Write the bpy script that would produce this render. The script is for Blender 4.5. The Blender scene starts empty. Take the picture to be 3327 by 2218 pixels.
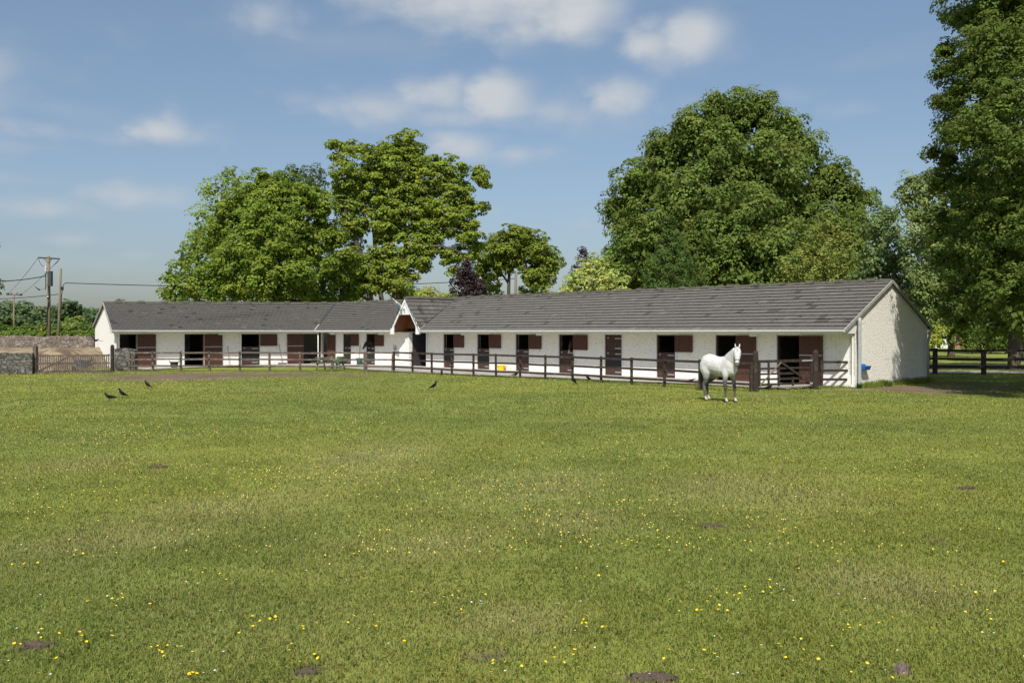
import bpy, bmesh, math, random
import numpy as np
from mathutils import Vector, Matrix

# ------------------------------------------------------------------ camera, sky, sun, exposure
scene = bpy.context.scene
F, CX, HY, CAMH = 2900.0, 1663.5, 1076.0, 2.4      # focal length and horizon in photo pixels, eye height in metres
cam_d = bpy.data.cameras.new("camera"); cam = bpy.data.objects.new("camera", cam_d)
scene.collection.objects.link(cam); scene.camera = cam
cam.location = (0, 0, CAMH); cam.rotation_euler = (math.radians(90), 0, 0)
cam_d.sensor_width = 36; cam_d.lens = F / 3327 * 36
cam_d.shift_y = -(1109 - HY) / 3327
cam_d.clip_start = 0.1; cam_d.clip_end = 20000

SUN_EL = math.radians(51.0)
SUN_XY = Vector((-0.15, -0.985)).normalized()
to_sun = Vector((SUN_XY.x * math.cos(SUN_EL), SUN_XY.y * math.cos(SUN_EL), math.sin(SUN_EL)))
sun_d = bpy.data.lights.new("sun", 'SUN'); sun = bpy.data.objects.new("sun", sun_d)
scene.collection.objects.link(sun)
sun_d.energy = 3.6; sun_d.angle = math.radians(0.53); sun_d.color = (1.0, 0.945, 0.86)
sun.rotation_euler = to_sun.to_track_quat('Z', 'Y').to_euler(); sun.location = (0, -20, 60)

world = bpy.data.worlds.new("World"); scene.world = world; world.use_nodes = True
wn = world.node_tree; wn.nodes.clear()

def build_world():
    N, L = wn.nodes, wn.links
    def node(t, **k):
        n = N.new(t)
        for a, b in k.items(): setattr(n, a, b)
        return n
    def math_(op, a, b=None, c=None, clamp=False):
        n = node('ShaderNodeMath', operation=op); n.use_clamp = clamp
        for i, v in enumerate((a, b, c)):
            if v is None: continue
            if isinstance(v, (int, float)): n.inputs[i].default_value = v
            else: L.new(v, n.inputs[i])
        return n.outputs[0]
    sky = node('ShaderNodeTexSky', sky_type='NISHITA'); sky.sun_disc = False
    sky.sun_elevation = SUN_EL; sky.sun_rotation = math.atan2(SUN_XY.x, SUN_XY.y)
    sky.air_density = 1.0; sky.dust_density = 1.2; sky.ozone_density = 1.0; sky.altitude = 60
    tc = node('ShaderNodeTexCoord'); sep = node('ShaderNodeSeparateXYZ'); L.new(tc.outputs['Generated'], sep.inputs[0])
    x, y, z = sep.outputs
    az = math_('ARCTAN2', x, y)
    el = math_('ARCSINE', z)
    # wispy distortion
    sc = node('ShaderNodeCombineXYZ'); L.new(math_('MULTIPLY', az, 16.0), sc.inputs[0]); L.new(math_('MULTIPLY', el, 26.0), sc.inputs[1])
    n1 = node('ShaderNodeTexNoise'); n1.inputs['Scale'].default_value = 1.0; n1.inputs['Detail'].default_value = 8; n1.inputs['Roughness'].default_value = 0.6
    L.new(sc.outputs[0], n1.inputs['Vector'])
    s2 = node('ShaderNodeCombineXYZ'); L.new(math_('MULTIPLY', az, 3.0), s2.inputs[0]); L.new(math_('MULTIPLY', el, 14.0), s2.inputs[1]); s2.inputs[2].default_value = 4.0
    n2 = node('ShaderNodeTexNoise'); n2.inputs['Scale'].default_value = 1.0; n2.inputs['Detail'].default_value = 6
    L.new(s2.outputs[0], n2.inputs['Vector'])
    dn = math_('SUBTRACT', n1.outputs['Fac'], 0.5)
    dn2 = math_('SUBTRACT', n2.outputs['Fac'], 0.5)
    azd = math_('ADD', az, math_('MULTIPLY', dn, 0.05)); eld = math_('ADD', el, math_('MULTIPLY', dn2, 0.03))
    # cloud lumps: (photo x, photo y, half width, half height, strength, sharp)
    C = [(1560, -30, 430, 90, 1.0), (1860, 30, 160, 90, .95), (1680, 90, 210, 70, .6), (1330, -40, 150, 50, .6),
         (2110, 150, 100, 60, .8), (2240, 120, 125, 80, 1.0), (2120, 80, 60, 45, .55),
         (1420, 310, 130, 70, .75), (1620, 320, 120, 70, 1.0), (1250, 360, 240, 70, .6), (1450, 385, 330, 40, .6),
         (1990, 320, 130, 65, .75), (1850, 350, 150, 55, .55), (2180, 345, 140, 45, .3),
         (515, 415, 90, 42, .9), (600, 435, 140, 38, .5), (380, 450, 180, 36, .4), (110, 425, 120, 40, .45), (70, 470, 140, 30, .35),
         (860, 40, 130, 50, .5), (1490, 485, 150, 55, .7), (1650, 510, 170, 45, .55), (1780, 520, 120, 35, .3),
         (460, 645, 210, 42, .6), (120, 670, 180, 42, .55), (240, 785, 90, 28, .55), (440, 835, 70, 25, .5), (700, 640, 160, 40, .4), (200, 860, 260, 40, .35), (60, 590, 200, 30, .35),
         (1880, 735, 160, 28, .35), (2750, 350, 110, 35, .35), (2570, 310, 120, 35, .3), (1700, 800, 200, 30, .2), (340, 90, 120, 45, .18),
         (1500, 700, 260, 60, .25), (2600, 600, 300, 60, .15), (-300, 200, 300, 100, .7), (3900, 300, 380, 110, .8), (4500, 650, 400, 80, .6),
         (-900, 500, 400, 80, .7)]
    tot = None
    for (px, py, a, b, s) in C:
        u = math.atan((px - CX) / F); r = math.hypot(1, (px - CX) / F); v = math.atan((HY - py) / F / r)
        aa, bb = a / F * 1.12, b / F * 1.12
        du = math_('MULTIPLY', math_('SUBTRACT', azd, u), 1 / aa); dv = math_('MULTIPLY', math_('SUBTRACT', eld, v), 1 / bb)
        d = math_('ADD', math_('MULTIPLY', du, du), math_('MULTIPLY', dv, dv))
        g = math_('MULTIPLY', math_('EXPONENT', math_('MULTIPLY', d, -0.9)), s)
        tot = g if tot is None else math_('MAXIMUM', tot, g)
    wis = math_('MULTIPLY', math_('SUBTRACT', n2.outputs['Fac'], 0.55, clamp=True), 1.2)
    vo = node('ShaderNodeTexVoronoi', feature='SMOOTH_F1'); vo.inputs['Scale'].default_value = 1.0; vo.inputs['Smoothness'].default_value = .6
    s3 = node('ShaderNodeCombineXYZ'); L.new(math_('MULTIPLY', math_('ADD', az, math_('MULTIPLY', dn, .05)), 30.0), s3.inputs[0]); L.new(math_('MULTIPLY', math_('ADD', el, math_('MULTIPLY', dn, .03)), 46.0), s3.inputs[1]); L.new(s3.outputs[0], vo.inputs['Vector'])
    bil = math_('SUBTRACT', 0.45, vo.outputs['Distance'])
    tot = math_('ADD', tot, math_('ADD', math_('MULTIPLY', dn, 0.6), math_('MULTIPLY', bil, 0.28)))
    mr = node('ShaderNodeMapRange', interpolation_type='SMOOTHSTEP'); L.new(tot, mr.inputs[0])
    mr.inputs[1].default_value = 0.08; mr.inputs[2].default_value = 0.95; mr.inputs[3].default_value = 0; mr.inputs[4].default_value = 0.86
    fac = math_('ADD', mr.outputs[0], wis, clamp=True)
    # photograph's softer, greyer blue towards the horizon
    tint = node('ShaderNodeMix', data_type='RGBA', blend_type='MULTIPLY'); tint.inputs[0].default_value = 1.0
    L.new(sky.outputs[0], tint.inputs[6]); 
    tr = node('ShaderNodeValToRGB'); L.new(math_('MULTIPLY', el, 2.0, clamp=True), tr.inputs[0])
    tr.color_ramp.elements[0].position = 0.0; tr.color_ramp.elements[0].color = SKY_T[0]
    tr.color_ramp.elements[1].position = 1.0; tr.color_ramp.elements[1].color = SKY_T[2]
    e = tr.color_ramp.elements.new(0.3); e.color = SKY_T[1]
    L.new(tr.outputs[0], tint.inputs[7])
    cl = node('ShaderNodeMix', data_type='RGBA')
    cc = node('ShaderNodeMix', data_type='RGBA'); L.new(math_('MULTIPLY', tot, 1.0, clamp=True), cc.inputs[0])
    cc.inputs[6].default_value = CLOUD[0]; cc.inputs[7].default_value = CLOUD[1]
    L.new(fac, cl.inputs[0]); L.new(tint.outputs[2], cl.inputs[6]); L.new(cc.outputs[2], cl.inputs[7])
    bg = node('ShaderNodeBackground'); bg.inputs[1].default_value = 0.10
    L.new(cl.outputs[2], bg.inputs[0])
    out = node('ShaderNodeOutputWorld'); L.new(bg.outputs[0], out.inputs[0])
SKY_T = [(.44, .46, .53, 1), (.67, .665, .675, 1), (.96, .93, .865, 1)]
CLOUD = [(3.0, 3.35, 3.75, 1), (4.1, 4.25, 4.4, 1)]
build_world()
vs = scene.view_settings; vs.view_transform = 'Standard'; vs.look = 'None'; vs.exposure = 0.6; vs.gamma = 1.0
scene.cycles.max_bounces = 6; scene.cycles.transparent_max_bounces = 4
rng = np.random.default_rng(7); rnd = random.Random(11)

# ------------------------------------------------------------------ helpers
def G(px, py, z=0.0):
    Y = (CAMH - z) * F / (py - HY); return Vector(((px - CX) * Y / F, Y, z))
def P3(px, py, Y): return Vector(((px - CX) * Y / F, Y, CAMH + (HY - py) * Y / F))

def link(o, parent=None):
    scene.collection.objects.link(o)
    if parent is not None: o.parent = parent
    return o
def tag(o, label=None, cat=None, group=None, kind=None):
    if label: o['label'] = label
    if cat: o['category'] = cat
    if group: o['group'] = group
    if kind: o['kind'] = kind
    return o
def empty(name, loc=(0, 0, 0), rz=0.0):
    o = bpy.data.objects.new(name, None); o.empty_display_size = .2; link(o); o.location = loc; o.rotation_euler = (0, 0, rz)
    return o
def copy_tree(o, parent=None):
    c = o.copy(); scene.collection.objects.link(c); c.parent = parent
    for ch in list(kids.get(o.name, [])):
        cc = copy_tree(ch, c)
    return c
kids = {}

class MB:
    def __init__(self): self.v = []; self.f = []; self.c = []
    def quad(self, a, b, c, d, col=None): self.poly((a, b, c, d), col)
    def poly(self, pts, col=None):
        n = len(self.v); self.v += [tuple(p) for p in pts]; self.f.append(tuple(range(n, n + len(pts)))); self.c.append(col)
    def solid(self, base, top, col=None):
        """prism between two rings of the same count"""
        n = len(self.v); k = len(base)
        self.v += [tuple(p) for p in base] + [tuple(p) for p in top]
        self.f.append(tuple(range(n + k - 1, n - 1, -1))); self.f.append(tuple(range(n + k, n + 2 * k))); self.c += [col, col]
        for i in range(k):
            j = (i + 1) % k; self.f.append((n + i, n + j, n + k + j, n + k + i)); self.c.append(col)
    def box(self, x0, x1, y0, y1, z0, z1, col=None):
        self.solid([(x0, y0, z0), (x1, y0, z0), (x1, y1, z0), (x0, y1, z0)], [(x0, y0, z1), (x1, y0, z1), (x1, y1, z1), (x0, y1, z1)], col)
    def wbox(self, W, s0, s1, o0, o1, z0, z1, col=None):
        self.solid([W(s0, o0, z0), W(s1, o0, z0), W(s1, o1, z0), W(s0, o1, z0)], [W(s0, o0, z1), W(s1, o0, z1), W(s1, o1, z1), W(s0, o1, z1)], col)
    def bar(self, a, b, w, h, up=(0, 0, 1), col=None):
        a = Vector(a); b = Vector(b); d = (b - a).normalized(); up = Vector(up)
        s = d.cross(up)
        if s.length < 1e-4: s = d.cross(Vector((1, 0, 0)))
        s.normalize(); t = s.cross(d).normalized()
        r = [s * (w / 2) + t * (h / 2), -s * (w / 2) + t * (h / 2), -s * (w / 2) - t * (h / 2), s * (w / 2) - t * (h / 2)]
        self.solid([a + q for q in r], [b + q for q in r], col)
    def tube(self, pts, rad, n=8, cap=True, col=None):
        pts = [Vector(p) for p in pts]
        if not hasattr(rad, '__len__'): rad = [rad] * len(pts)
        base = len(self.v); ref = None
        for i, p in enumerate(pts):
            d = (pts[min(i + 1, len(pts) - 1)] - pts[max(i - 1, 0)]).normalized()
            if ref is None: ref = d.orthogonal().normalized()
            ref = (ref - d * ref.dot(d)).normalized(); bn = d.cross(ref)
            for k in range(n):
                a = 2 * math.pi * k / n; self.v.append(tuple(p + (ref * math.cos(a) + bn * math.sin(a)) * rad[i]))
        for i in range(len(pts) - 1):
            for k in range(n):
                j = (k + 1) % n; self.f.append((base + i * n + k, base + i * n + j, base + (i + 1) * n + j, base + (i + 1) * n + k)); self.c.append(col)
        if cap:
            self.f.append(tuple(base + k for k in range(n - 1, -1, -1))); self.c.append(col)
            e = base + (len(pts) - 1) * n; self.f.append(tuple(e + k for k in range(n))); self.c.append(col)
    def loft(self, st, n=12, side=(0, 1, 0), power=2.0):
        """st: list of (point, half height, half width); sections stand across the path"""
        base = len(self.v); pts = [Vector(s[0]) for s in st]; side = Vector(side)
        for i, (p, hh, hw) in enumerate(st):
            p = Vector(p); d = (pts[min(i + 1, len(pts) - 1)] - pts[max(i - 1, 0)]).normalized()
            sd = (side - d * side.dot(d)).normalized(); up = d.cross(sd)
            for k in range(n):
                a = 2 * math.pi * k / n; self.v.append(tuple(p + sd * math.cos(a) * hw + up * math.sin(a) * hh))
        for i in range(len(pts) - 1):
            for k in range(n):
                j = (k + 1) % n; self.f.append((base + i * n + k, base + i * n + j, base + (i + 1) * n + j, base + (i + 1) * n + k)); self.c.append(None)
        self.f.append(tuple(base + k for k in range(n - 1, -1, -1))); self.c.append(None)
        e = base + (len(pts) - 1) * n; self.f.append(tuple(e + k for k in range(n))); self.c.append(None)
    def build(self, name, mat, parent=None, smooth=False, bevel=0, loc=None):
        me = bpy.data.meshes.new(name); v = self.v
        if loc is not None: lo = Vector(loc); v = [tuple(Vector(p) - lo) for p in v]
        me.from_pydata(v, [], self.f); me.validate()
        if any(c is not None for c in self.c) and len(me.polygons) == len(self.f):
            at = me.color_attributes.new('col', 'FLOAT_COLOR', 'CORNER'); arr = np.ones((len(me.loops), 4), np.float32)
            for pl, c in zip(me.polygons, self.c):
                if c is not None: arr[pl.loop_start:pl.loop_start + pl.loop_total, :3] = c
            at.data.foreach_set('color', arr.ravel())
        bm = bmesh.new(); bm.from_mesh(me); bmesh.ops.recalc_face_normals(bm, faces=bm.faces)
        if bevel: bmesh.ops.bevel(bm, geom=bm.edges[:], offset=bevel, segments=1, affect='EDGES')
        bm.to_mesh(me); bm.free()
        if smooth: me.polygons.foreach_set('use_smooth', [True] * len(me.polygons))
        me.materials.append(mat)
        o = bpy.data.objects.new(name, me); link(o, parent)
        if loc is not None: o.location = loc
        if parent is not None: kids.setdefault(parent.name, []).append(o)
        return o

# ------------------------------------------------------------------ materials
def mat(name, col, rough=.7, nscale=0, namt=.2, bump=0, bscale=30, attr=None, spec=.3, metal=0, stretch=None, c2=None, thr=(.4, .6), trans=0):
    m = bpy.data.materials.new(name); m.use_nodes = True; nt = m.node_tree; N, L = nt.nodes, nt.links
    b = N['Principled BSDF']; b.inputs['Roughness'].default_value = rough; b.inputs['Specular IOR Level'].default_value = spec
    b.inputs['Metallic'].default_value = metal
    tc = N.new('ShaderNodeTexCoord'); mp = N.new('ShaderNodeMapping'); L.new(tc.outputs['Object'], mp.inputs[0])
    if stretch: mp.inputs['Scale'].default_value = stretch
    if attr:
        a = N.new('ShaderNodeAttribute'); a.attribute_name = attr; src = a.outputs['Color']
    else:
        r = N.new('ShaderNodeRGB'); r.outputs[0].default_value = (*col, 1); src = r.outputs[0]
    if c2 is not None:
        n = N.new('ShaderNodeTexNoise'); n.inputs['Scale'].default_value = nscale; n.inputs['Detail'].default_value = 6; L.new(mp.outputs[0], n.inputs['Vector'])
        rp = N.new('ShaderNodeMapRange'); rp.inputs[1].default_value = thr[0]; rp.inputs[2].default_value = thr[1]; L.new(n.outputs['Fac'], rp.inputs[0])
        mx = N.new('ShaderNodeMix'); mx.data_type = 'RGBA'; L.new(rp.outputs[0], mx.inputs[0]); L.new(src, mx.inputs[6]); mx.inputs[7].default_value = (*c2, 1)
        src = mx.outputs[2]
    if nscale and namt:
        n = N.new('ShaderNodeTexNoise'); n.inputs['Scale'].default_value = nscale * 1.7; n.inputs['Detail'].default_value = 8; n.inputs['Roughness'].default_value = .65
        L.new(mp.outputs[0], n.inputs['Vector'])
        mr = N.new('ShaderNodeMapRange'); mr.inputs[1].default_value = .25; mr.inputs[2].default_value = .75
        mr.inputs[3].default_value = 1 - namt; mr.inputs[4].default_value = 1 + namt; L.new(n.outputs['Fac'], mr.inputs[0])
        mx = N.new('ShaderNodeMix'); mx.data_type = 'RGBA'; mx.blend_type = 'MULTIPLY'; mx.inputs[0].default_value = 1
        L.new(src, mx.inputs[6]); L.new(mr.outputs[0], mx.inputs[7]); src = mx.outputs[2]
    L.new(src, b.inputs['Base Color'])
    if bump:
        n = N.new('ShaderNodeTexNoise'); n.inputs['Scale'].default_value = bscale; n.inputs['Detail'].default_value = 5; L.new(mp.outputs[0], n.inputs['Vector'])
        bp = N.new('ShaderNodeBump'); bp.inputs['Strength'].default_value = 1; bp.inputs['Distance'].default_value = bump
        L.new(n.outputs['Fac'], bp.inputs['Height']); L.new(bp.outputs[0], b.inputs['Normal'])
    if trans:
        t = N.new('ShaderNodeBsdfTranslucent'); ms = N.new('ShaderNodeMixShader'); ms.inputs[0].default_value = trans
        L.new(src, t.inputs[0]); L.new(b.outputs[0], ms.inputs[1]); L.new(t.outputs[0], ms.inputs[2])
        L.new(ms.outputs[0], N['Material Output'].inputs[0])
    return m

M = {}
M['roughcast'] = mat('roughcast', (.81, .785, .72), .95, 9, .16, .03, 16, c2=(.42, .37, .28), thr=(.57, .80), spec=.1)
M['limewash'] = mat('limewash', (.80, .79, .75), .85, 3, .05, .004, 40, c2=(.68, .65, .57), thr=(.62, .8), spec=.2)
M['white'] = mat('white_board', (.74, .75, .74), .5, 3, .06)
M['upvc'] = mat('white_plastic', (.70, .72, .68), .4, 4, .10)
M['grey_pipe'] = mat('grey_pipe', (.33, .36, .37), .5, 5, .2)
M['door'] = mat('brown_door_paint', (.080, .033, .022), .6, 6, .3, .003, 60, c2=(.105, .052, .038), thr=(.58, .72), stretch=(3, 3, .5))
M['door_wood'] = mat('worn_brown_door', (.062, .034, .027), .75, 8, .35, .004, 60, c2=(.125, .09, .07), thr=(.55, .7), stretch=(4, 4, .5))
M['kick'] = mat('black_kick_panel', (.022, .026, .026), .6, 6, .4)
M['steel'] = mat('galvanised_steel', (.38, .39, .38), .5, 8, .2, metal=.3)
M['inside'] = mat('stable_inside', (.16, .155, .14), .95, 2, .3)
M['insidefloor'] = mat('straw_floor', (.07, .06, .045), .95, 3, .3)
M['soffitwood'] = mat('varnished_boards', (.16, .062, .024), .5, 3, .25, stretch=(1, 1, 8))
M['tile'] = mat('concrete_tile', (.1, .1, .1), .85, 2.2, .16, .004, 50, attr='col', c2=(.04, .038, .034), thr=(.68, .73), spec=.2)
M['ridge'] = mat('ridge_tile', (.085, .078, .066), .9, 3, .3, .006, 30, c2=(.05, .055, .03), thr=(.5, .65))
M['mortar'] = mat('valley_mortar', (.30, .29, .27), .9, 3, .3)
M['fence'] = mat('weathered_fence', (.034, .025, .020), .85, 6, .35, .004, 30, c2=(.10, .085, .068), thr=(.54, .76))
M['fence_grey'] = mat('grey_weathered_wood', (.105, .083, .068), .9, 5, .35, .004, 30, c2=(.19, .17, .145), thr=(.5, .7))
M['pole'] = mat('pole_wood', (.17, .145, .095), .9, 3, .25, .004, 20, stretch=(4, 4, .3))
M['stone'] = None
M['cable'] = mat('black_cable', (.02, .021, .023), .6)
M['metal_dark'] = mat('dark_metal', (.05, .055, .06), .5, 4, .2)
M['yellow'] = mat('yellow_guard', (.55, .40, .04), .5)
M['bark'] = mat('bark', (.085, .072, .052), .95, 4, .35, .02, 10, stretch=(1, 1, .25))
M['birchbark'] = mat('pale_bark', (.38, .34, .29), .9, 5, .35)
M['concrete'] = None
M['path'] = mat('pale_gravel_path', (.36, .33, .29), .95, 6, .2, .01, 60)
M['bucket_black'] = mat('black_rubber', (.025, .027, .03), .5)
M['bucket_green'] = mat('green_plastic', (.02, .16, .055), .4)
M['bucket_dgreen'] = mat('dark_green_plastic', (.03, .10, .09), .4)
M['bucket_yellow'] = mat('yellow_plastic', (.80, .60, .01), .4)
M['blue'] = mat('blue_plastic', (.025, .13, .42), .45, 5, .12)
M['bluegrey'] = mat('faded_blue', (.06, .09, .16), .6, 5, .2)
M['red'] = mat('red_paint', (.35, .05, .03), .5)
M['handle'] = mat('broom_handle', (.22, .10, .06), .7)
M['table'] = mat('green_grey_timber', (.12, .115, .085), .9, 5, .3)
M['crow'] = mat('crow_feathers', (.007, .007, .008), .6, 20, .3, spec=.15)
M['crow_beak'] = mat('crow_beak', (.02, .02, .02), .4)
M['leather'] = mat('dark_leather', (.035, .022, .018), .5)
M['hair_white'] = mat('white_horse_hair', (.42, .41, .39), .8, 20, .3)
M['hair_dark'] = mat('dark_horse_hair', (.05, .04, .038), .8, 20, .3)
M['hoof'] = mat('hoof', (.06, .055, .05), .6)
M['horse'] = mat('horse_coat', (.5, .5, .5), .6, 9, .04, attr='col', spec=.25)
M['heap'] = mat('straw_heap', (.27, .215, .135), .95, 1.1, .3, .08, 9, c2=(.145, .10, .065), thr=(.48, .60))
M['leaf'] = mat('leaves', (.1, .15, .03), .6, attr='col', trans=.45, spec=.15)
M['grass'] = mat('grass_blades', (.1, .15, .03), .75, attr='col', trans=.48, spec=.08)
M['petal'] = mat('buttercup_petals', (.90, .68, .03), .4, trans=.2)
M['daisy'] = mat('daisy_petals', (.8, .8, .78), .5, trans=.2)
M['stem'] = mat('flower_stem', (.10, .17, .04), .6)
M['brick'] = mat('red_brick', (.30, .15, .09), .9, 1, .3)
M['slate'] = mat('house_slate', (.10, .11, .13), .7, 1, .2)
M['glass'] = mat('window_glass', (.03, .04, .05), .1, spec=.5)

def stone_mat(name, scale, dark, light, mortar):
    m = bpy.data.materials.new(name); m.use_nodes = True; N, L = m.node_tree.nodes, m.node_tree.links; b = N['Principled BSDF']
    b.inputs['Roughness'].default_value = .95; b.inputs['Specular IOR Level'].default_value = .1
    tc = N.new('ShaderNodeTexCoord'); mp = N.new('ShaderNodeMapping'); mp.inputs['Scale'].default_value = (1, 1, 1.9); L.new(tc.outputs['Object'], mp.inputs[0])
    v = N.new('ShaderNodeTexVoronoi'); v.inputs['Scale'].default_value = scale; L.new(mp.outputs[0], v.inputs['Vector'])
    e = N.new('ShaderNodeTexVoronoi'); e.feature = 'DISTANCE_TO_EDGE'; e.inputs['Scale'].default_value = scale; L.new(mp.outputs[0], e.inputs['Vector'])
    n = N.new('ShaderNodeTexNoise'); n.inputs['Scale'].default_value = 3; n.inputs['Detail'].default_value = 8; L.new(tc.outputs['Object'], n.inputs['Vector'])
    sp = N.new('ShaderNodeSeparateColor'); L.new(v.outputs['Color'], sp.inputs[0])
    mx = N.new('ShaderNodeMix'); mx.data_type = 'RGBA'; L.new(sp.outputs[0], mx.inputs[0]); mx.inputs[6].default_value = (*dark, 1); mx.inputs[7].default_value = (*light, 1)
    m2 = N.new('ShaderNodeMix'); m2.data_type = 'RGBA'; m2.blend_type = 'MULTIPLY'; m2.inputs[0].default_value = .8; L.new(mx.outputs[2], m2.inputs[6])
    mr = N.new('ShaderNodeMapRange'); mr.inputs[1].default_value = .3; mr.inputs[2].default_value = .7; mr.inputs[3].default_value = .55; mr.inputs[4].default_value = 1.35
    L.new(n.outputs['Fac'], mr.inputs[0]); L.new(mr.outputs[0], m2.inputs[7])
    r = N.new('ShaderNodeMapRange'); r.inputs[1].default_value = 0; r.inputs[2].default_value = .07; L.new(e.outputs['Distance'], r.inputs[0])
    m3 = N.new('ShaderNodeMix'); m3.data_type = 'RGBA'; L.new(r.outputs[0], m3.inputs[0]); m3.inputs[6].default_value = (*mortar, 1); L.new(m2.outputs[2], m3.inputs[7])
    L.new(m3.outputs[2], b.inputs['Base Color'])
    bp = N.new('ShaderNodeBump'); bp.inputs['Distance'].default_value = .05; L.new(r.outputs[0], bp.inputs['Height']); L.new(bp.outputs[0], b.inputs['Normal'])
    return m
M['stone'] = stone_mat('grey_rubble_stone', 3.3, (.08, .078, .068), (.20, .195, .175), (.07, .065, .055))
M['stone_far'] = stone_mat('brown_rubble_stone', 3.0, (.16, .13, .105), (.27, .235, .20), (.17, .145, .12))

def paving_mat():
    m = bpy.data.materials.new('concrete_paving'); m.use_nodes = True; N, L = m.node_tree.nodes, m.node_tree.links; b = N['Principled BSDF']
    b.inputs['Roughness'].default_value = .9
    tc = N.new('ShaderNodeTexCoord'); mp = N.new('ShaderNodeMapping'); L.new(tc.outputs['Object'], mp.inputs[0]); mp.inputs['Rotation'].default_value = (0, 0, math.radians(43))
    br = N.new('ShaderNodeTexBrick'); L.new(mp.outputs[0], br.inputs['Vector']); br.inputs['Scale'].default_value = 1.0
    br.inputs['Brick Width'].default_value = .8; br.inputs['Row Height'].default_value = .8; br.inputs['Mortar Size'].default_value = .012; br.offset = 0
    br.inputs['Color1'].default_value = (.40, .375, .335, 1); br.inputs['Color2'].default_value = (.345, .32, .285, 1); br.inputs['Mortar'].default_value = (.16, .15, .12, 1)
    n = N.new('ShaderNodeTexNoise'); n.inputs['Scale'].default_value = .9; n.inputs['Detail'].default_value = 9; L.new(tc.outputs['Object'], n.inputs['Vector'])
    mr = N.new('ShaderNodeMapRange'); mr.inputs[1].default_value = .3; mr.inputs[2].default_value = .7; mr.inputs[3].default_value = .75; mr.inputs[4].default_value = 1.15; L.new(n.outputs['Fac'], mr.inputs[0])
    mx = N.new('ShaderNodeMix'); mx.data_type = 'RGBA'; mx.blend_type = 'MULTIPLY'; mx.inputs[0].default_value = 1
    L.new(br.outputs['Color'], mx.inputs[6]); L.new(mr.outputs[0], mx.inputs[7]); L.new(mx.outputs[2], b.inputs['Base Color'])
    return m
M['concrete'] = paving_mat()

# ------------------------------------------------------------------ wings of the stable block
def frame(ox, oy, ux, uy, nx, ny):
    O = Vector((ox, oy)); u = Vector((ux, uy)).normalized(); n = Vector((nx, ny)).normalized()
    def W(s, o, z): p = O + u * s + n * o; return Vector((p.x, p.y, z))
    W.O, W.u, W.n = O, u, n
    def s_at(px, o=0.0):
        r = (px - CX) / F; Q = O + n * o
        return (r * Q.y - Q.x) / (u.x - r * u.y)
    W.s = s_at
    return W
WR = frame(14.68, 38.24, -.682, .732, -.732, -.682)       # right wing: s runs away from the near gable
WL = frame(-25.75, 58.0, .819, .574, .574, -.819)         # left wing: s runs right
WM = frame(-14.3, 66.0, .8706, -.492, -.492, -.8706)      # middle wing
LEN_L, LEN_M = 14.0, 7.93
stable = empty('stable_block', (0, 55, 0))
tag(stable, 'long low white roughcast stable block with grey tiled roofs and brown half doors', 'stable building')
SB = dict(parent=stable)
def sbuild(mb, name, m, **k):
    o = mb.build(name, m, None, **k); o.parent = stable; o.matrix_parent_inverse = Matrix.Translation((0, -55, 0)); kids.setdefault(stable.name, []).append(o); return o

WALLTOP = 2.34
# doors: (kind, x0, x1, leaf x) photo columns -> metres along each wing
DR = [('half', 1476, 1441.6, 1509), ('half', 1590.8, 1551.3, 1629), ('half', 1719.6, 1676, 1760.5), ('half', 1863.8, 1816.3, 1910.5),
      ('shut', 2021, 1965.8, None), ('half', 2194.3, 2133.8, 2251.7), ('full', 2392.4, 2325.8, 2458), ('full', 2599, 2524.6, 2674.8)]
DL = [('full', 375.7 + 6, 444.6, 505.8), ('full', 599, 662.7, 721.9), ('half', 783.9, 843.9, 900), ('wide', 985.5, 1034, 932.7)]
DM = [('half', 1115.6, 1141, 1166.6), ('half', 1190.8, 1218.9, 1248)]
kick_on = {('R', 0), ('R', 1), ('R', 4), ('L', 2), ('M', 0), ('M', 1)}

def door_leaf(W, s0, s1, z0, z1, o, name='door', mat_=None, kick=False, label=None, straps='right', open_=False):
    """a boarded leaf lying parallel to the wall at offset o"""
    a, b = min(s0, s1), max(s0, s1); n = max(3, int(round((b - a) / .15))); mb = MB()
    for i in range(n):
        p0 = a + (b - a) * i / n + .004; p1 = a + (b - a) * (i + 1) / n - .004; j = rnd.uniform(-.002, .002)
        mb.wbox(W, p0, p1, o + j, o + .045 + j, z0, z1)
    mb.wbox(W, a, b, o - .01, o + .02, z0 + .01, z1 - .01)
    d = sbuild(mb, name, mat_ or M['door'])
    if label: d['label'] = label
    def sub(m2, nm, mt):
        q = m2.build(nm, mt, None); q.parent = d; q.matrix_parent_inverse = Matrix.Identity(4); return q
    if kick:
        m2 = MB(); m2.wbox(W, a + .03, b - .03, o + .05, o + .056, z0 + .34, z0 + (z1 - z0) * .80); sub(m2, 'kick_panel', M['kick'])
    # strap hinges lie at one edge
    h = (b - a) * .42
    sa, sb = (a + .03, a + h) if straps == 'low' else (b - h, b - .03)
    for zz in (() if open_ else (z0 + .14, z1 - .14) if z1 - z0 > .7 else (z0 + .12,)):
        m2 = MB(); m2.wbox(W, sa, sb, o + .05, o + .062, zz - .03, zz + .03); sub(m2, 'strap_hinge', M['steel'])
    if z1 - z0 > .7 and not open_:
        m2 = MB(); t = (b - .2) if straps == 'low' else (a + .08)
        m2.wbox(W, t, t + .14, o + .05, o + .075, z1 - .12, z1 - .09); m2.wbox(W, t + .05, t + .08, o + .05, o + .09, z1 - .17, z1 - .05); sub(m2, 'bolt', M['steel'])
    return d

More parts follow.
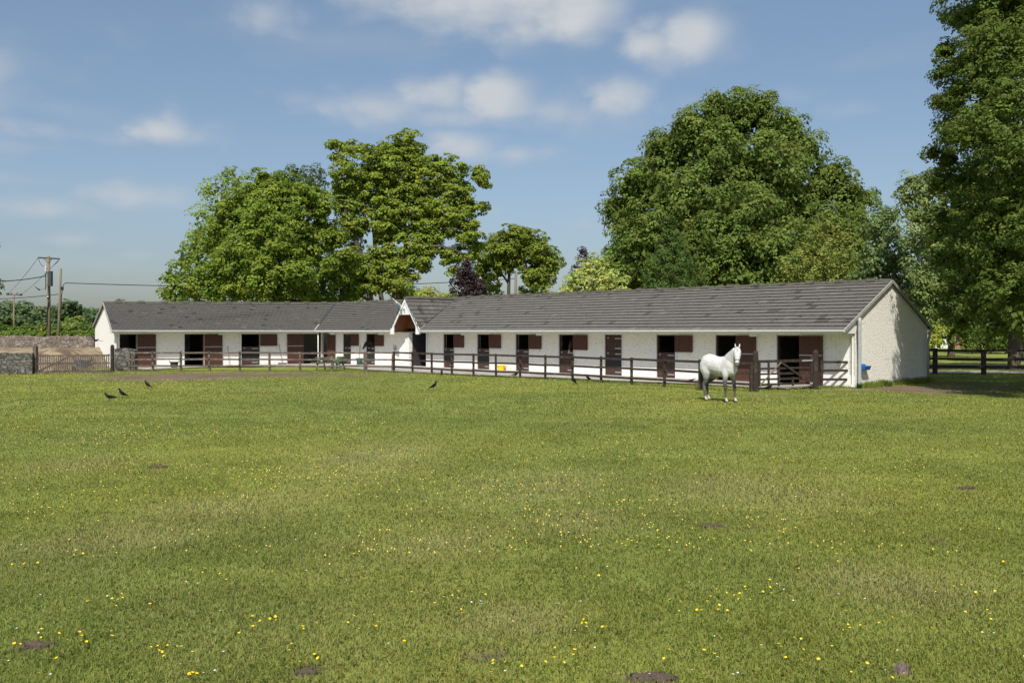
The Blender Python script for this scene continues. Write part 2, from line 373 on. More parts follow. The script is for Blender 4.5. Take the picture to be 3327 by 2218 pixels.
def wing(W, tagc, s_begin, s_end, depth, doors, extra_open=(), z_top=WALLTOP, light_px=(), over=1.1):
    ops = []
    for k, d in enumerate(doors):
        s0, s1 = sorted((W.s(d[1]), W.s(d[2]))); ops.append((s0, s1, k, d))
    for e in extra_open: ops.append((e[0], e[1], None, None))
    ops.sort(key=lambda t: t[0])
    wall = MB(); cur = s_begin; T = .24; H = 2.22
    def seg(a, b):
        if b - a < .02: return
        wall.wbox(W, a, b, -T, 0, 0, z_top)
        pl = MB(); pl.wbox(W, a + .002, b - .002, 0, .022, 0, .52); sbuild(pl, 'plinth', M['limewash'])
    for (a, b, k, d) in ops:
        seg(cur, a); cur = b
        wall.wbox(W, a, b, -T, -.004, H if d is not None else z_top - .02, z_top)
    seg(cur, s_end)
    sbuild(wall, 'front_wall', M['roughcast'])
    # white painted reveals on the outer edge of each opening, door leaves
    for (a, b, k, d) in ops:
        if d is None: continue
        leftside = (a if W is not WR else b)      # the side to the left of the opening as one faces the wall
        sgn = -1 if W is not WR else 1
        if d[0] != 'wide':
            m = MB(); m.wbox(W, leftside, leftside + sgn * .13, 0.0225, .034, 0, z_top - .004); sbuild(m, 'reveal_strip', M['white'])
        if d[0] in ('half', 'shut'):
            r_ = (b if W is not WR else a)
            m = MB(); m.wbox(W, r_, r_ - sgn * .07, 0.0225, .03, 0, 1.4 if d[0] == 'half' else z_top - .004); sbuild(m, 'reveal_strip', M['white'])
        fr = MB()
        for q in ((a, a + .06), (b - .06, b)): fr.wbox(W, q[0], q[1], -.16, -.03, 0, H)
        fr.wbox(W, a + .06, b - .06, -.16, -.03, H - .06, H - .002)
        sbuild(fr, 'door_frame', M['door_wood'])
        strap = 'low' if W is WR else 'high'
        if d[0] == 'half':
            door_leaf(W, a + .065, b - .065, .06, 1.32, -.09, 'lower_door', M['door_wood'], (tagc, k) in kick_on, straps=strap)
            c = W.s(d[3]); e = b if W is not WR else a
            q = e + (.015 if W is not WR else -.015)
            door_leaf(W, q, c, 1.36, 2.20, .05, 'upper_door', M['door'], straps='high' if W is WR else 'low', open_=True)
        elif d[0] == 'shut':
            door_leaf(W, a + .065, b - .065, .06, 1.32, -.09, 'lower_door', M['door_wood'], True, 'closed lower door with a black kick panel', straps=strap)
            door_leaf(W, a + .065, b - .065, 1.34, 2.15, -.09, 'upper_door', M['door_wood'], label='upper door bolted shut', straps=strap)
        elif d[0] == 'full':
            c = W.s(d[3]); e = b if W is not WR else a; q = e + (.015 if W is not WR else -.015)
            door_leaf(W, q, c, .08, 1.33, .05, 'lower_door', M['door'], straps='high' if W is WR else 'low', open_=True)
            door_leaf(W, q, c, 1.345, 2.20, .05, 'upper_door', M['door'], straps='high' if W is WR else 'low', open_=True)
            m = MB(); m.wbox(W, q, c, .097, .108, 1.31, 1.36); sbuild(m, 'locking_bar', M['steel'])
        elif d[0] == 'wide':
            c = W.s(d[3]); door_leaf(W, a - .02, c, .08, 1.33, .05, 'lower_door', M['door'], open_=True)
            door_leaf(W, a - .02, c, 1.345, 2.20, .05, 'upper_door', M['door'], open_=True)
            m = MB(); m.wbox(W, a - .02, c, .097, .108, 1.31, 1.36); sbuild(m, 'locking_bar', M['steel'])
    # inside: partitions, floor
    mb = MB()
    centres = sorted(s for (a, b, k, d) in ops if d for s in (b + .9 if W is not WR else a - .9,))
    for s in centres:
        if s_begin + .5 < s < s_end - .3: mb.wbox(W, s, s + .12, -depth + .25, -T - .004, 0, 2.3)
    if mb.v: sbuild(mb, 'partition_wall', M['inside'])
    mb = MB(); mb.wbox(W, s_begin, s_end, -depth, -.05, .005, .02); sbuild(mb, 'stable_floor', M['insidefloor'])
    mb = MB(); mb.wbox(W, s_begin - (4.2 if W is WM else 0), s_end + (4.2 if W is WL else 2 if W is WM else 0), -depth, -depth + .22, 0, 2.75); sbuild(mb, 'back_wall', M['roughcast'])
    for px in light_px:
        s = W.s(px, .55); mb = MB(); mb.wbox(W, s - .2, s + .2, .50, .68, 2.16, 2.325); sbuild(mb, 'bulkhead_light', M['upvc'], bevel=.02)

S_END = 32.42
wing(WR, 'R', 0, S_END, 7.5, DR, extra_open=[(30.0, 31.9)], light_px=(1508, 1754, 2065, 2451))
wing(WL, 'L', 0, LEN_L - .03, 7.0, DL, light_px=(533, 719, 919))
wing(WM, 'M', .22, LEN_M, 7.0, DM, light_px=(1082, 1239), extra_open=[(WM.s(1044), WM.s(1066))])
# passage through the right wing
mb = MB()
mb.wbox(WR, 29.8, 30.0, -7.3, -.245, 0, 3.0); mb.wbox(WR, 31.9, 32.1, -7.3, -.245, 0, 3.0)
mb.wbox(WR, 30.0, 31.9, -3.3, -3.1, 1.55, 3.0)
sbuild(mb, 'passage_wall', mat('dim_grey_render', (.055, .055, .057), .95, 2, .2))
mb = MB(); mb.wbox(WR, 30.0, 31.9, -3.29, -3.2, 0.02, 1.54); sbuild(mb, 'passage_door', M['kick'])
# middle wing: open leaf by the corner and white jamb by the passage
q0, q1 = WM.s(1066), WM.s(1091)
door_leaf(WM, q0, q1, .08, 1.33, .05, 'lower_door', M['door'], open_=True); door_leaf(WM, q0, q1, 1.345, 2.2, .05, 'upper_door', M['door'], open_=True)
for a_, b_ in ((31.9, 32.30), (29.86, 30.0)):
    mb = MB(); mb.wbox(WR, a_, b_, .0225, .036, 0, 2.33); sbuild(mb, 'reveal_strip', M['white'])
mb = MB(); mb.wbox(WM, -.05, .12, -.1, .06, 0, 2.3); sbuild(mb, 'corner_post', M['door_wood'])

# ---- roofs
EZ = 2.44
RDG_R = 3.47; SL = .492; OV = 1.1
def zr(o): return EZ + SL * (OV - o)
ridge_z0 = zr(-RDG_R)
J = WR(31.0, -RDG_R, 4.72); I_ = Vector((-6.73, 66.3, 4.72))
RS = WR(-.06, -RDG_R, ridge_z0)
def v2(p): return Vector((p.x, p.y))
EVL = Vector((-14.34, 64.87, EZ)); RVL = Vector((-13.94, 70.4, 4.58))        # valley between left and middle wing
FL = Vector((-8.26, 61.35, EZ)); FR = WR(29.4, OV, EZ); APX = WR(31.0, 1.02, 4.66)
RLL = WL(-.12, -3.4, 4.33); ELL = WL(-.4, .9, EZ)

def tiled(name, E0, E1, R0_, R1, clips=(), tone=.115, seed=1, gauge=.355, tw=.33, bond=.5):
    """tiles laid in courses over the plane E0-E1 (eave) to R0-R1 (ridge); clips = [(point, normal)] vertical cuts"""
    r_ = random.Random(seed); E0, E1, R0_, R1 = map(Vector, (E0, E1, R0_, R1))
    eu = (E1 - E0); L = eu.length; eu.normalize()
    nrm = eu.cross(R0_ - E0).normalized()
    if nrm.z < 0: nrm = -nrm
    up0 = (R0_ - E0); sl = (up0 - eu * up0.dot(eu)).length; H1 = (R1 - E1); sl1 = (H1 - eu * H1.dot(eu)).length
    n = max(1, int(round(max(sl, sl1) / gauge)))
    updir = nrm.cross(eu).normalized()
    if updir.z < 0: updir = -updir
    a0 = min(0, up0.dot(eu)) - .6; a1 = L + max(0, H1.dot(eu)) + .6
    bm = bmesh.new(); cl = bm.loops.layers.float_color.new('col')
    for j in range(n):
        off = (bond if j % 2 else 0) * tw; s = a0 - tw + off
        while s < a1:
            s2 = s + tw; mid = (s + s2) / 2; t = min(max(mid / L, 0), 1)
            slm = sl + (sl1 - sl) * t
            v0 = slm * j / n - (.03 if j == 0 else 0); v1 = slm * (j + 1) / n + .02
            j1 = r_.uniform(-.003, .003); hb = .050 + r_.uniform(-.003, .003); sk = r_.uniform(-.003, .003)
            tn = tone * .96 * r_.uniform(.95, 1.05)
            wr = r_.random()
            col = (tn * 1.03, tn * .985, tn * .91) if wr < .95 else ((tn * 1.25, tn * 1.22, tn * 1.15) if wr < .975 else (tn * .62, tn * .6, tn * .56))
            def pt(a, v, h):
                Ea = E0 + eu * a; Ra = R0_ + (R1 - R0_) * ((a - up0.dot(eu)) / (R1 - R0_).dot(eu)); return Ea + (Ra - Ea) * (v / slm) + nrm * h
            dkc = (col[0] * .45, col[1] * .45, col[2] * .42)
            # plane warps linearly between the two slope lengths: scale v only, plane normal kept
            g = .006; xa, xb = s + g, s2 - g; xm = mid
            vb = v0 + j1; vt = v1
            tl = [pt(xa, vb + sk, hb), pt(xm - .02, vb, hb + .008), pt(xm + .02, vb, hb - .006), pt(xb, vb - sk, hb + .004)]
            tt = [pt(xa, vt, .006), pt(xm - .02, vt, .010), pt(xm + .02, vt, .002), pt(xb, vt, .008)]
            B = [bm.verts.new(p) for p in tl]; T_ = [bm.verts.new(p) for p in tt]; D = [bm.verts.new(p - nrm * .04) for p in tl]
            E_ = [bm.verts.new(tt[0] - nrm * .03), bm.verts.new(tt[3] - nrm * .03)]
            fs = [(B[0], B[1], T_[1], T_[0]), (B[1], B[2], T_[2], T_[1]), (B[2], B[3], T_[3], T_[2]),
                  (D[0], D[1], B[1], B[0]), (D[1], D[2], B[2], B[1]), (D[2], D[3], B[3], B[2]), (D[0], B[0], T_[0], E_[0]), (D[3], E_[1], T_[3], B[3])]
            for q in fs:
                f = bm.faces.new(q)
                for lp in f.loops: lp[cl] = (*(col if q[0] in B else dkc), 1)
            s = s2
    # underlay just below the tiles
    far = [E0 + eu * a0 - nrm * .035, E0 + eu * a1 - nrm * .035, E0 + eu * a1 + (R0_ + (R1 - R0_) * ((a1 - up0.dot(eu)) / (R1 - R0_).dot(eu)) - E0 - eu * a1) - nrm * .035, E0 + eu * a0 + (R0_ + (R1 - R0_) * ((a0 - up0.dot(eu)) / (R1 - R0_).dot(eu)) - E0 - eu * a0) - nrm * .035]
    vs_ = [bm.verts.new(p) for p in far]; f = bm.faces.new(vs_[:3]); f2 = bm.faces.new((vs_[0], vs_[2], vs_[3]))
    for lp in f2.loops: lp[cl] = (.03, .028, .025, 1)
    for lp in f.loops: lp[cl] = (.03, .028, .025, 1)
    for (p, nn) in clips:
        bmesh.ops.bisect_plane(bm, geom=bm.verts[:] + bm.edges[:] + bm.faces[:], plane_co=Vector(p), plane_no=Vector(nn), clear_outer=True, dist=1e-5)
    me = bpy.data.meshes.new(name); bm.to_mesh(me); bm.free(); me.materials.append(M['tile'])
    o = bpy.data.objects.new(name, me); link(o); o.parent = stable; o.matrix_parent_inverse = Matrix.Translation((0, -55, 0)); kids.setdefault(stable.name, []).append(o)
    return o
def vcut(A, B, keep):
    """vertical cutting plane through A and B that keeps the side holding `keep`"""
    d = v2(B) - v2(A); n = Vector((-d.y, d.x)); 
    if n.dot(v2(keep) - v2(A)) > 0: n = -n
    return (Vector((A.x, A.y, 0)), Vector((n.x, n.y, 0)))
mid3 = lambda *p: sum((Vector(q) for q in p), Vector((0, 0, 0))) / len(p)
# right wing front slope
eR0, eR1 = WR(-.06, OV, EZ), WR(29.4, OV, EZ)
rR0, rR1 = WR(-.06, -RDG_R, ridge_z0), WR(31.0, -RDG_R, ridge_z0 + .04)
cen = WR(15, -1, 3)
tiled('roof_slope', eR0, WR(31.0, OV, EZ), rR0, rR1, [vcut(eR0, rR0, cen), vcut(FR, J, cen)], tone=.124, seed=3, bond=0)
tiled('roof_slope', WR(-.06, -7.85, zr(-RDG_R) - SL * (7.85 - RDG_R)), WR(35, -7.85, zr(-RDG_R) - SL * (7.85 - RDG_R)), WR(-.06, -RDG_R, ridge_z0), WR(35, -RDG_R, ridge_z0 + .04),
      [vcut(eR0, rR0, cen), vcut(WR(34.1, 0, 0), WR(34.1, -5, 0), cen)], tone=.11, seed=4, bond=0)
# middle wing
cm = mid3(EVL, FL, RVL)
tiled('roof_slope', EVL, FL, RVL, I_, [vcut(EVL, RVL, FL), vcut(FL, I_, EVL)], tone=.108, seed=5, bond=0)
# left wing
tiled('roof_slope', ELL, EVL, RLL, RVL, [vcut(ELL, RLL, EVL), vcut(EVL, RVL, ELL)], tone=.100, seed=6, gauge=.34, bond=.5)
# back slopes of left and middle wing, simple slabs
mb = MB()
def slab(a, b, c, d, t=.06, col=(.1, .1, .095)):
    mb.solid([Vector(p) - Vector((0, 0, t)) for p in (a, b, c, d)], [Vector(p) for p in (a, b, c, d)], col)
slab(RLL, RVL, RVL + Vector((-1.6, 3.2, -1.9)), WL(-.10, -7.25, 2.72)); slab(RVL, I_, I_ + Vector((2.2, 4.2, -1.9)), RVL + Vector((-1.6, 3.2, -1.9)))
sbuild(mb, 'roof_slope', M['tile'])
# porch roof
JJ = WR(31.0, -RDG_R + .1, 4.70)
tiled('porch_roof_slope', WR(29.35, OV, EZ), WR(29.35, -RDG_R, EZ), APX + Vector((0, 0, .02)), WR(31.0, -RDG_R, 4.68), [vcut(WR(29, 1.12, 0), WR(32, 1.12, 0), WR(30, 0, 0)), vcut(FR, J, WR(31.0, 1, 0)), vcut(WR(31.0, 1, 0), WR(31.0, -3, 0), WR(30, 0, 0))], tone=.108, seed=8, bond=0)
tiled('porch_roof_slope', WR(32.65, -RDG_R, EZ), WR(32.65, OV, EZ), WR(31.0, -RDG_R, 4.68), APX + Vector((0, 0, .02)), [vcut(WR(29, 1.12, 0), WR(32, 1.12, 0), WR(30, 0, 0)), vcut(WR(31.0, 1, 0), WR(31.0, -3, 0), WR(32, 0, 0)), vcut(FL, I_, WR(31.0, -1, 0))], tone=.108, seed=9, bond=0)
# valley mortar lines
mb = MB()
mb.bar(EVL + Vector((0, 0, .05)), mid3(EVL, EVL, EVL, EVL, RVL) + Vector((0, 0, .05)), .10, .03)
mb.bar(FR + Vector((0, 0, .05)), mid3(FR, FR, FR, FR, FR, J) + Vector((0, 0, .05)), .10, .03); sbuild(mb, 'valley_mortar', M['mortar'])
mb = MB(); mb.bar(mid3(EVL, EVL, EVL, EVL, RVL) + Vector((0, 0, .075)), RVL + Vector((0, 0, .07)), .15, .03)
mb.bar(mid3(FR, FR, FR, FR, FR, J) + Vector((0, 0, .075)), J + Vector((0, 0, .03)), .13, .03); sbuild(mb, 'valley_lining', M['metal_dark'])

def ridge(A, B, raised=4, seed=1, pitch=.375):
    mb = MB(); A = Vector(A); B = Vector(B); d = (B - A); L = d.length; d.normalize(); s = d.cross(Vector((0, 0, 1))).normalized()
    n = int(L / pitch); r_ = random.Random(seed)
    for i in range(n):
        up = .055 if i % raised == raised // 2 else 0; w = .15 + (.03 if up else 0); j = r_.uniform(-.008, .008)
        a = A + d * (L * i / n - .01) + Vector((0, 0, up + j)); b = A + d * (L * (i + 1) / n + .01) + Vector((0, 0, up + j * .5 + .012))
        pr = [s * -w + Vector((0, 0, -.055)), s * -w * .5 + Vector((0, 0, .035)), Vector((0, 0, .07)), s * w * .5 + Vector((0, 0, .035)), s * w + Vector((0, 0, -.055)), s * w * .9 + Vector((0, 0, -.12 - up)), s * -w * .9 + Vector((0, 0, -.12 - up))]
        mb.solid([a + q for q in pr], [b + q for q in pr])
    return sbuild(mb, 'ridge_tiles', M['ridge'])
Z0 = Vector((0, 0, .03))
ridge(rR0 + Z0, Vector((I_.x, I_.y, ridge_z0 + .05)) + Z0, seed=1); ridge(RLL + Z0, RVL + Z0, seed=2); ridge(RVL + Z0, I_ + Z0, seed=3); ridge(APX + Z0, Vector((J.x, J.y, 4.68)) + Z0, raised=40, seed=4)

# gutters: half round, fascia, soffit
def gutter(A, B, W, name='gutter'):
    mb = MB(); A = Vector(A); B = Vector(B); n = Vector((W.n.x, W.n.y, 0)); prof = []
    for k in range(9):
        a = math.pi * k / 8; prof.append((.075 - .075 * math.cos(a), -.085 * math.sin(a)))
    prof = prof + [(.138, .012), (.012, .012)]
    ring = lambda p: [p + n * q[0] + Vector((0, 0, q[1])) for q in prof]
    mb.solid(ring(A), ring(B)); return sbuild(mb, name, M['upvc'], smooth=False)
GZ = Vector((0, 0, -.005))
gutter(WR(-.12, OV - .02, EZ) , WR(29.3, OV - .02, EZ), WR)
gutter(WL(-.45, .88, EZ), EVL + Vector((.0, .02, 0)), WL)
gutter(EVL + Vector((.04, -.0, 0)), FL + Vector((-.05, .05, 0)), WM)
mb = MB(); mb.wbox(WR, -.04, 29.5, OV - .06, OV - .025, 2.29, 2.45)
mb.solid([WL(-.4, .82, 2.29), WL(-.4, .855, 2.29), EVL + Vector((0, .06, -.15)), EVL + Vector((0, .1, -.15))], [WL(-.4, .82, 2.45), WL(-.4, .855, 2.45), EVL + Vector((0, .06, .01)), EVL + Vector((0, .1, .01))])
mb.bar(EVL + Vector((.0, .09, -.07)), FL + Vector((0, .07, -.07)), .03, .15)
sbuild(mb, 'fascia_board', M['white'])
mb = MB()
mb.wbox(WR, -.04, 29.5, .0, OV - .065, 2.33, 2.345)
mb.poly([WL(-.4, 0, 2.335), WL(-.4, .82, 2.335), EVL + Vector((0, .1, -.105)), Vector((-14.3, 66.0, 2.335))])
mb.poly([Vector((-14.3, 66.0, 2.337)), EVL + Vector((0, .1, -.103)), FL + Vector((0, .07, -.103)), WM(LEN_M, 0, 2.337)])
sbuild(mb, 'soffit', M['limewash'])

# gables
def gable(W, s, zf, zb, zrg, dep, rd, t=.24, inward=1):
    mb = MB(); pf = [(0, 0), (-dep, 0), (-dep, zb), (-rd, zrg), (0, zf)]
    mb.solid([W(s, o, z) for o, z in pf], [W(s + inward * t, o, z) for o, z in pf]); return mb
mbg = gable(WR, -.005, zr(0) - .08, zr(-RDG_R) - SL * (7.5 - RDG_R) - .08, ridge_z0 - .08, 7.5, RDG_R); sbuild(mbg, 'gable_wall', M['roughcast'])
mbg = gable(WL, -.005, 2.72, 2.75, 4.27, 7.0, 3.4); sbuild(mbg, 'gable_wall', M['limewash'])
# verge mouldings
mb = MB()
mb.bar(WR(-.10, OV + .02, EZ - .03), WR(-.10, -RDG_R, ridge_z0 - .03), .06, .13); mb.bar(WR(-.10, -RDG_R, ridge_z0 - .03), WR(-.10, -7.9, zr(-RDG_R) - SL * (7.9 - RDG_R) - .03), .06, .13)
sbuild(mb, 'verge_board', M['mortar'])
mb = MB(); mb.bar(WL(-.42, .92, EZ - .02), WL(-.14, -3.4, 4.31), .05, .12); mb.bar(WL(-.14, -3.4, 4.31), WL(-.12, -7.25, 2.72), .05, .12); sbuild(mb, 'verge_board', M['mortar'])
mb = MB(); tri = [(0.002, 2.3), (OV - .02, 2.3), (OV - .02, 2.42), (.002, 2.90)]
mb.solid([WR(-.04, o, z) for o, z in tri], [WR(-.005, o, z) for o, z in tri])
tri = [(0.002, 2.3), (.86, 2.3), (.86, 2.42), (.002, 2.78)]
mb.solid([WL(-.38, o, z) for o, z in tri], [WL(-.34, o, z) for o, z in tri]); sbuild(mb, 'eaves_box_end', M['white'])

# porch gable: white bargeboards, boarded triangle, brown boarding inside
mb = MB(); hw = 1.66
def pz(ds): return 4.66 - (4.66 - 2.44) * abs(ds) / hw
def bb(sg):
    a = [(sg * (hw + .05), 2.20), (sg * (hw + .05), 2.42), (0, 4.67), (0, 4.35), (sg * (hw - .42), 2.72), (sg * (hw - .42), 2.20)]
    mb.solid([WR(31 + p, 1.04, z) for p, z in a], [WR(31 + p, 1.09, z) for p, z in a])
bb(1); bb(-1); sbuild(mb, 'bargeboard', M['white'])
mb = MB(); zb_ = 3.52; k = hw * (4.66 - zb_) / (4.66 - 2.44)
for i in range(10):
    x0 = -k + 2 * k * i / 10; x1 = -k + 2 * k * (i + 1) / 10
    zt = lambda x: 4.60 - (4.66 - zb_) * abs(x) / k * .98
    pts = [(x0 + .004, zb_), (x1 - .004, zb_), (x1 - .004, max(zb_ + .01, zt(x1))), (x0 + .004, max(zb_ + .01, zt(x0)))]
    mb.solid([WR(31 + p, 1.0, z) for p, z in pts], [WR(31 + p, 1.03, z) for p, z in pts])
sbuild(mb, 'gable_boarding', M['white'])
mb = MB()   # small dark bracket on the gable
c = WR(31 + .02, 1.1, 3.78); mb.bar(c, c + Vector((0, 0, .13)), .03, .03); mb.bar(c + Vector((0, 0, .07)), c + Vector((-.05, -.10, .12)), .03, .03); mb.bar(c, c + Vector((.05, -.05, -.04)), .025, .025); sbuild(mb, 'gable_bracket', M['metal_dark'])
mb = MB()
for sg in (1, -1):
    a = [(sg * hw, 2.38), (0, 4.56), (0, 4.50), (sg * (hw - .05), 2.38)]
    mb.solid([WR(31 + p, .98, z) for p, z in a], [WR(31 + p, -3.0, z) for p, z in a])
sbuild(mb, 'porch_lining', M['soffitwood'])
mb = MB(); a = [(-1.25, 2.345), (1.25, 2.345), (1.25, 2.9), (.2, 4.3), (-.2, 4.3), (-1.25, 2.9)]
for i in range(12):
    z0 = 2.62 + i * .15; w_ = max(.05, 1.6 - (z0 - 2.5) * .76)
    mb.wbox(WR, 31 - w_, 31 + w_, -.05 - .004 * (i % 2), -.02, z0, z0 + .146)
sbuild(mb, 'porch_boarding', M['soffitwood'])
mb = MB(); mb.wbox(WR, 30.0, 31.9, -3.1, -.03, 3.02, 3.05); sbuild(mb, 'passage_ceiling', M['soffitwood'])
mb = MB(); mb.wbox(WR, 30.45, 30.75, .35, .55, 3.34, 3.50); sbuild(mb, 'bulkhead_light', M['upvc'], bevel=.02)

# downpipes
def pipe(pts, r, m, name='downpipe'):
    mb = MB(); mb.tube(pts, r, 10); return sbuild(mb, name, m, smooth=True)
pipe([WR(.06, OV - .05, 2.36), WR(.06, .75, 2.30), WR(.05, .12, 2.22), WR(.05, .08, 2.1), WR(.05, .08, .16), WR(.04, .12, .08), WR(.02, .22, .02)], .045, M['upvc'])
pipe([WR(-.16, -.12, 2.98), WR(-.16, -.12, 2.8), WR(-.16, -.12, .2), WR(-.16, -.12, .02)], .075, M['grey_pipe'], 'soil_pipe')
pipe([WR(-.10, -7.72, 2.68), WR(-.10, -7.72, 2.45), WR(-.12, -7.38, 2.05), WR(-.12, -7.3, 1.95), WR(-.12, -7.3, .02)], .055, M['grey_pipe'])
pipe([EVL + Vector((.25, -.02, -.12)), EVL + Vector((.25, .0, -1.9)), EVL + Vector((.25, .02, -2.42))], .035, M['upvc'])
pipe([WL(.04, .82, 2.34), WL(.04, .12, 2.2), WL(.04, .07, 2.1), WL(.04, .07, .05)], .04, M['upvc'])

# flag leaning out of the porch gable
fb = WR(31.0, 1.12, 3.98); ft = P3(1275, 969, 60.3)
flag = empty('flag', fb); tag(flag, 'small blue and yellow flag on a thin white pole leaning from the porch gable', 'flag')
mb = MB(); mb.tube([fb, ft], .018, 6); mb.build('flag_pole', M['white'], flag, loc=fb).location = (0, 0, 0)
def fmat():
    m = bpy.data.materials.new('flag_cloth'); m.use_nodes = True; N, L = m.node_tree.nodes, m.node_tree.links
    a = N.new('ShaderNodeAttribute'); a.attribute_name = 'col'; L.new(a.outputs['Color'], N['Principled BSDF'].inputs['Base Color']); return m
mb = MB(); d = (ft - fb).normalized(); nS = 10; w = .42
for i in range(nS):
    for j in range(3):
        def q(i, j):
            t = .30 + .62 * i / nS; p = fb + (ft - fb) * t; return p + Vector((.04 * math.sin(i * 1.7 + j), -.04 * j * math.cos(i), -.075 * j - .02 * math.sin(i * 1.1)))
        cc = (.36, .37, .10) if (i in (2, 3, 6) or (i + j) % 5 == 0) else (.03, .09, .22)
        mb.quad(q(i, j), q(i + 1, j), q(i + 1, j + 1), q(i, j + 1), cc)
o = mb.build('flag_cloth', fmat(), flag, loc=fb); o.location = (0, 0, 0)

# ------------------------------------------------------------------ ground
def vnoise(x, y, sc, seed):
    x = np.asarray(x) / sc + seed * 17.3; y = np.asarray(y) / sc + seed * 9.1
    xi = np.floor(x).astype(np.int64); yi = np.floor(y).astype(np.int64); fx = x - xi; fy = y - yi
    fx = fx * fx * (3 - 2 * fx); fy = fy * fy * (3 - 2 * fy)
    def h(a, b):
        n = (a * 374761393 + b * 668265263 + seed * 974711) & 0xffffffff; n = ((n ^ (n >> 13)) * 1274126177) & 0xffffffff
        return ((n ^ (n >> 16)) & 0xffff) / 65535.0
    return (h(xi, yi) * (1 - fx) + h(xi + 1, yi) * fx) * (1 - fy) + (h(xi, yi + 1) * (1 - fx) + h(xi + 1, yi + 1) * fx) * fy
def fbm(x, y, sc, seed): return (vnoise(x, y, sc, seed) * .5 + vnoise(x, y, sc / 2.1, seed + 1) * .3 + vnoise(x, y, sc / 4.3, seed + 2) * .2)

SPOTS = []   # bare earth: x, y, rx, ry, strength
def spot(px, py, wpx, hpx, s=1.0):
    a = G(px, py); b = G(px, py - hpx / 2); SPOTS.append((a.x, a.y, wpx / 2 * a.y / F, max(.12, abs(b.y - a.y)), s))
for q in ((120, 2087, 110, 30), (516, 1513, 60, 14), (997, 2175, 90, 26), (1580, 2130, 130, 40, .8), (2090, 2190, 190, 34), (2929, 2168, 60, 26, .8), (2321, 1703, 110, 20, .9),
          (2440, 1708, 50, 14, .8), (3138, 1581, 50, 20, .9), (920, 1557, 40, 10, .7), (2540, 1760, 60, 14, .5), (3040, 1745, 50, 12, .7), (300, 1570, 70, 12, .4), (1150, 1480, 150, 20, .35), (2780, 1690, 70, 16, .4)):
    spot(*q)
spot(760, 1216, 900, 16, 1.1); spot(620, 1222, 560, 22, 1.25); spot(1180, 1218, 260, 8, .7); spot(2990, 1262, 330, 26, 1.2); spot(2760, 1266, 240, 8, .8); spot(2500, 1280, 260, 12, .4)
spot(3200, 1250, 400, 30, .6)
DRY = [(424, 1733, 420, 60), (1435, 1769, 260, 50), (250, 1510, 260, 34), (2420, 1590, 500, 60), (1180, 1490, 340, 60), (700, 1650, 350, 50), (1900, 1680, 260, 40), (1780, 1560, 400, 50), (2900, 1900, 400, 80), (1700, 2000, 300, 60)]
def soil(x, y):
    v = np.zeros_like(x)
    wob = (fbm(x, y, .9, 5) - .5) * 1.3 + (vnoise(x, y, .17, 9) - .5) * .7
    for (a, b, rx, ry, s) in SPOTS:
        d = np.sqrt(((x - a) / rx) ** 2 + ((y - b) / ry) ** 2); v = np.maximum(v, s * np.clip(1.35 - d + wob * .9, 0, 1))
    return np.clip(v, 0, 1)
def dry(x, y):
    v = np.zeros_like(x)
    for (px, py, w, h) in DRY:
        c = G(px, py); e = G(px, py - h); rx = w * c.y / F / 1.6; ry = abs(e.y - c.y) * .9
        v = np.maximum(v, np.exp(-((x - c.x) / rx) ** 2 - ((y - c.y) / ry) ** 2))
    return np.clip(v * (.4 + 1.1 * fbm(x, y, 1.1, 21)) + .55 * np.clip(fbm(x, y, 2.6, 31) - .56, 0, 1) * 2, 0, 1)
def gcol(x, y):
    """colour of the sward and soil at (x, y): real patches of dry grass, lush grass and earth"""
    lush = fbm(x, y, 5.0, 3); fine = fbm(x, y, .8, 8); d = dry(x, y)[:, None]; s = soil(x, y)[:, None]
    g = np.stack([.236 + .048 * (lush - .5) * 2, .268 + .034 * (lush - .5) * 2, .058 + .008 * fine], 1) * (0.78 + .44 * fine[:, None])
    g = g * (1 - d * .5) + np.array([.36, .335, .14]) * d * .5
    near = np.clip((24 - y) / 6, 0, 1)[:, None]
    g = g * (1 - s) + (np.array([.19, .14, .10]) * (1 - near) + np.array([.085, .065, .05]) * near) * s * (0.75 + .5 * fine[:, None])
    return np.clip(g, 0, 1)

def axis(lo, hi, step, far):
    a = list(np.arange(lo, hi + 1e-6, step)); d = step
    while a[-1] < far: d *= 1.35; a.append(a[-1] + d)
    d = step
    while a[0] > -far: d *= 1.35; a.insert(0, a[0] - d)
    return np.array(a)
gx = axis(-34, 34, .22, 4000); gy = axis(4, 62, .22, 4000)
XX, YY = np.meshgrid(gx, gy); nx_, ny_ = len(gx), len(gy)
vx = XX.ravel(); vy = YY.ravel(); cells = np.arange((nx_) * (ny_)).reshape(ny_, nx_)
quads = np.stack([cells[:-1, :-1].ravel(), cells[:-1, 1:].ravel(), cells[1:, 1:].ravel(), cells[1:, :-1].ravel()], 1)
def np_mesh(name, co, faces, k, col, m, col_per_vert=True):
    me = bpy.data.meshes.new(name); me.vertices.add(len(co)); me.vertices.foreach_set('co', co.astype(np.float32).ravel())
    nf = len(faces); me.loops.add(nf * k); me.loops.foreach_set('vertex_index', faces.astype(np.int32).ravel())
    me.polygons.add(nf); me.polygons.foreach_set('loop_start', np.arange(0, nf * k, k, dtype=np.int32))
    me.update(calc_edges=True)
    at = me.color_attributes.new('col', 'FLOAT_COLOR', 'POINT'); c4 = np.ones((len(co), 4), np.float32); c4[:, :3] = col; at.data.foreach_set('color', c4.ravel())
    me.materials.append(m); return me
hz = (fbm(vx, vy, 2.2, 41) - .5) * .05 * ((np.abs(vx) < 34) & (vy < 62) & (vy > 4))
gm = mat('field_ground', (.1, .1, .1), .95, 26, .30, .02, 18, attr='col', spec=.1)
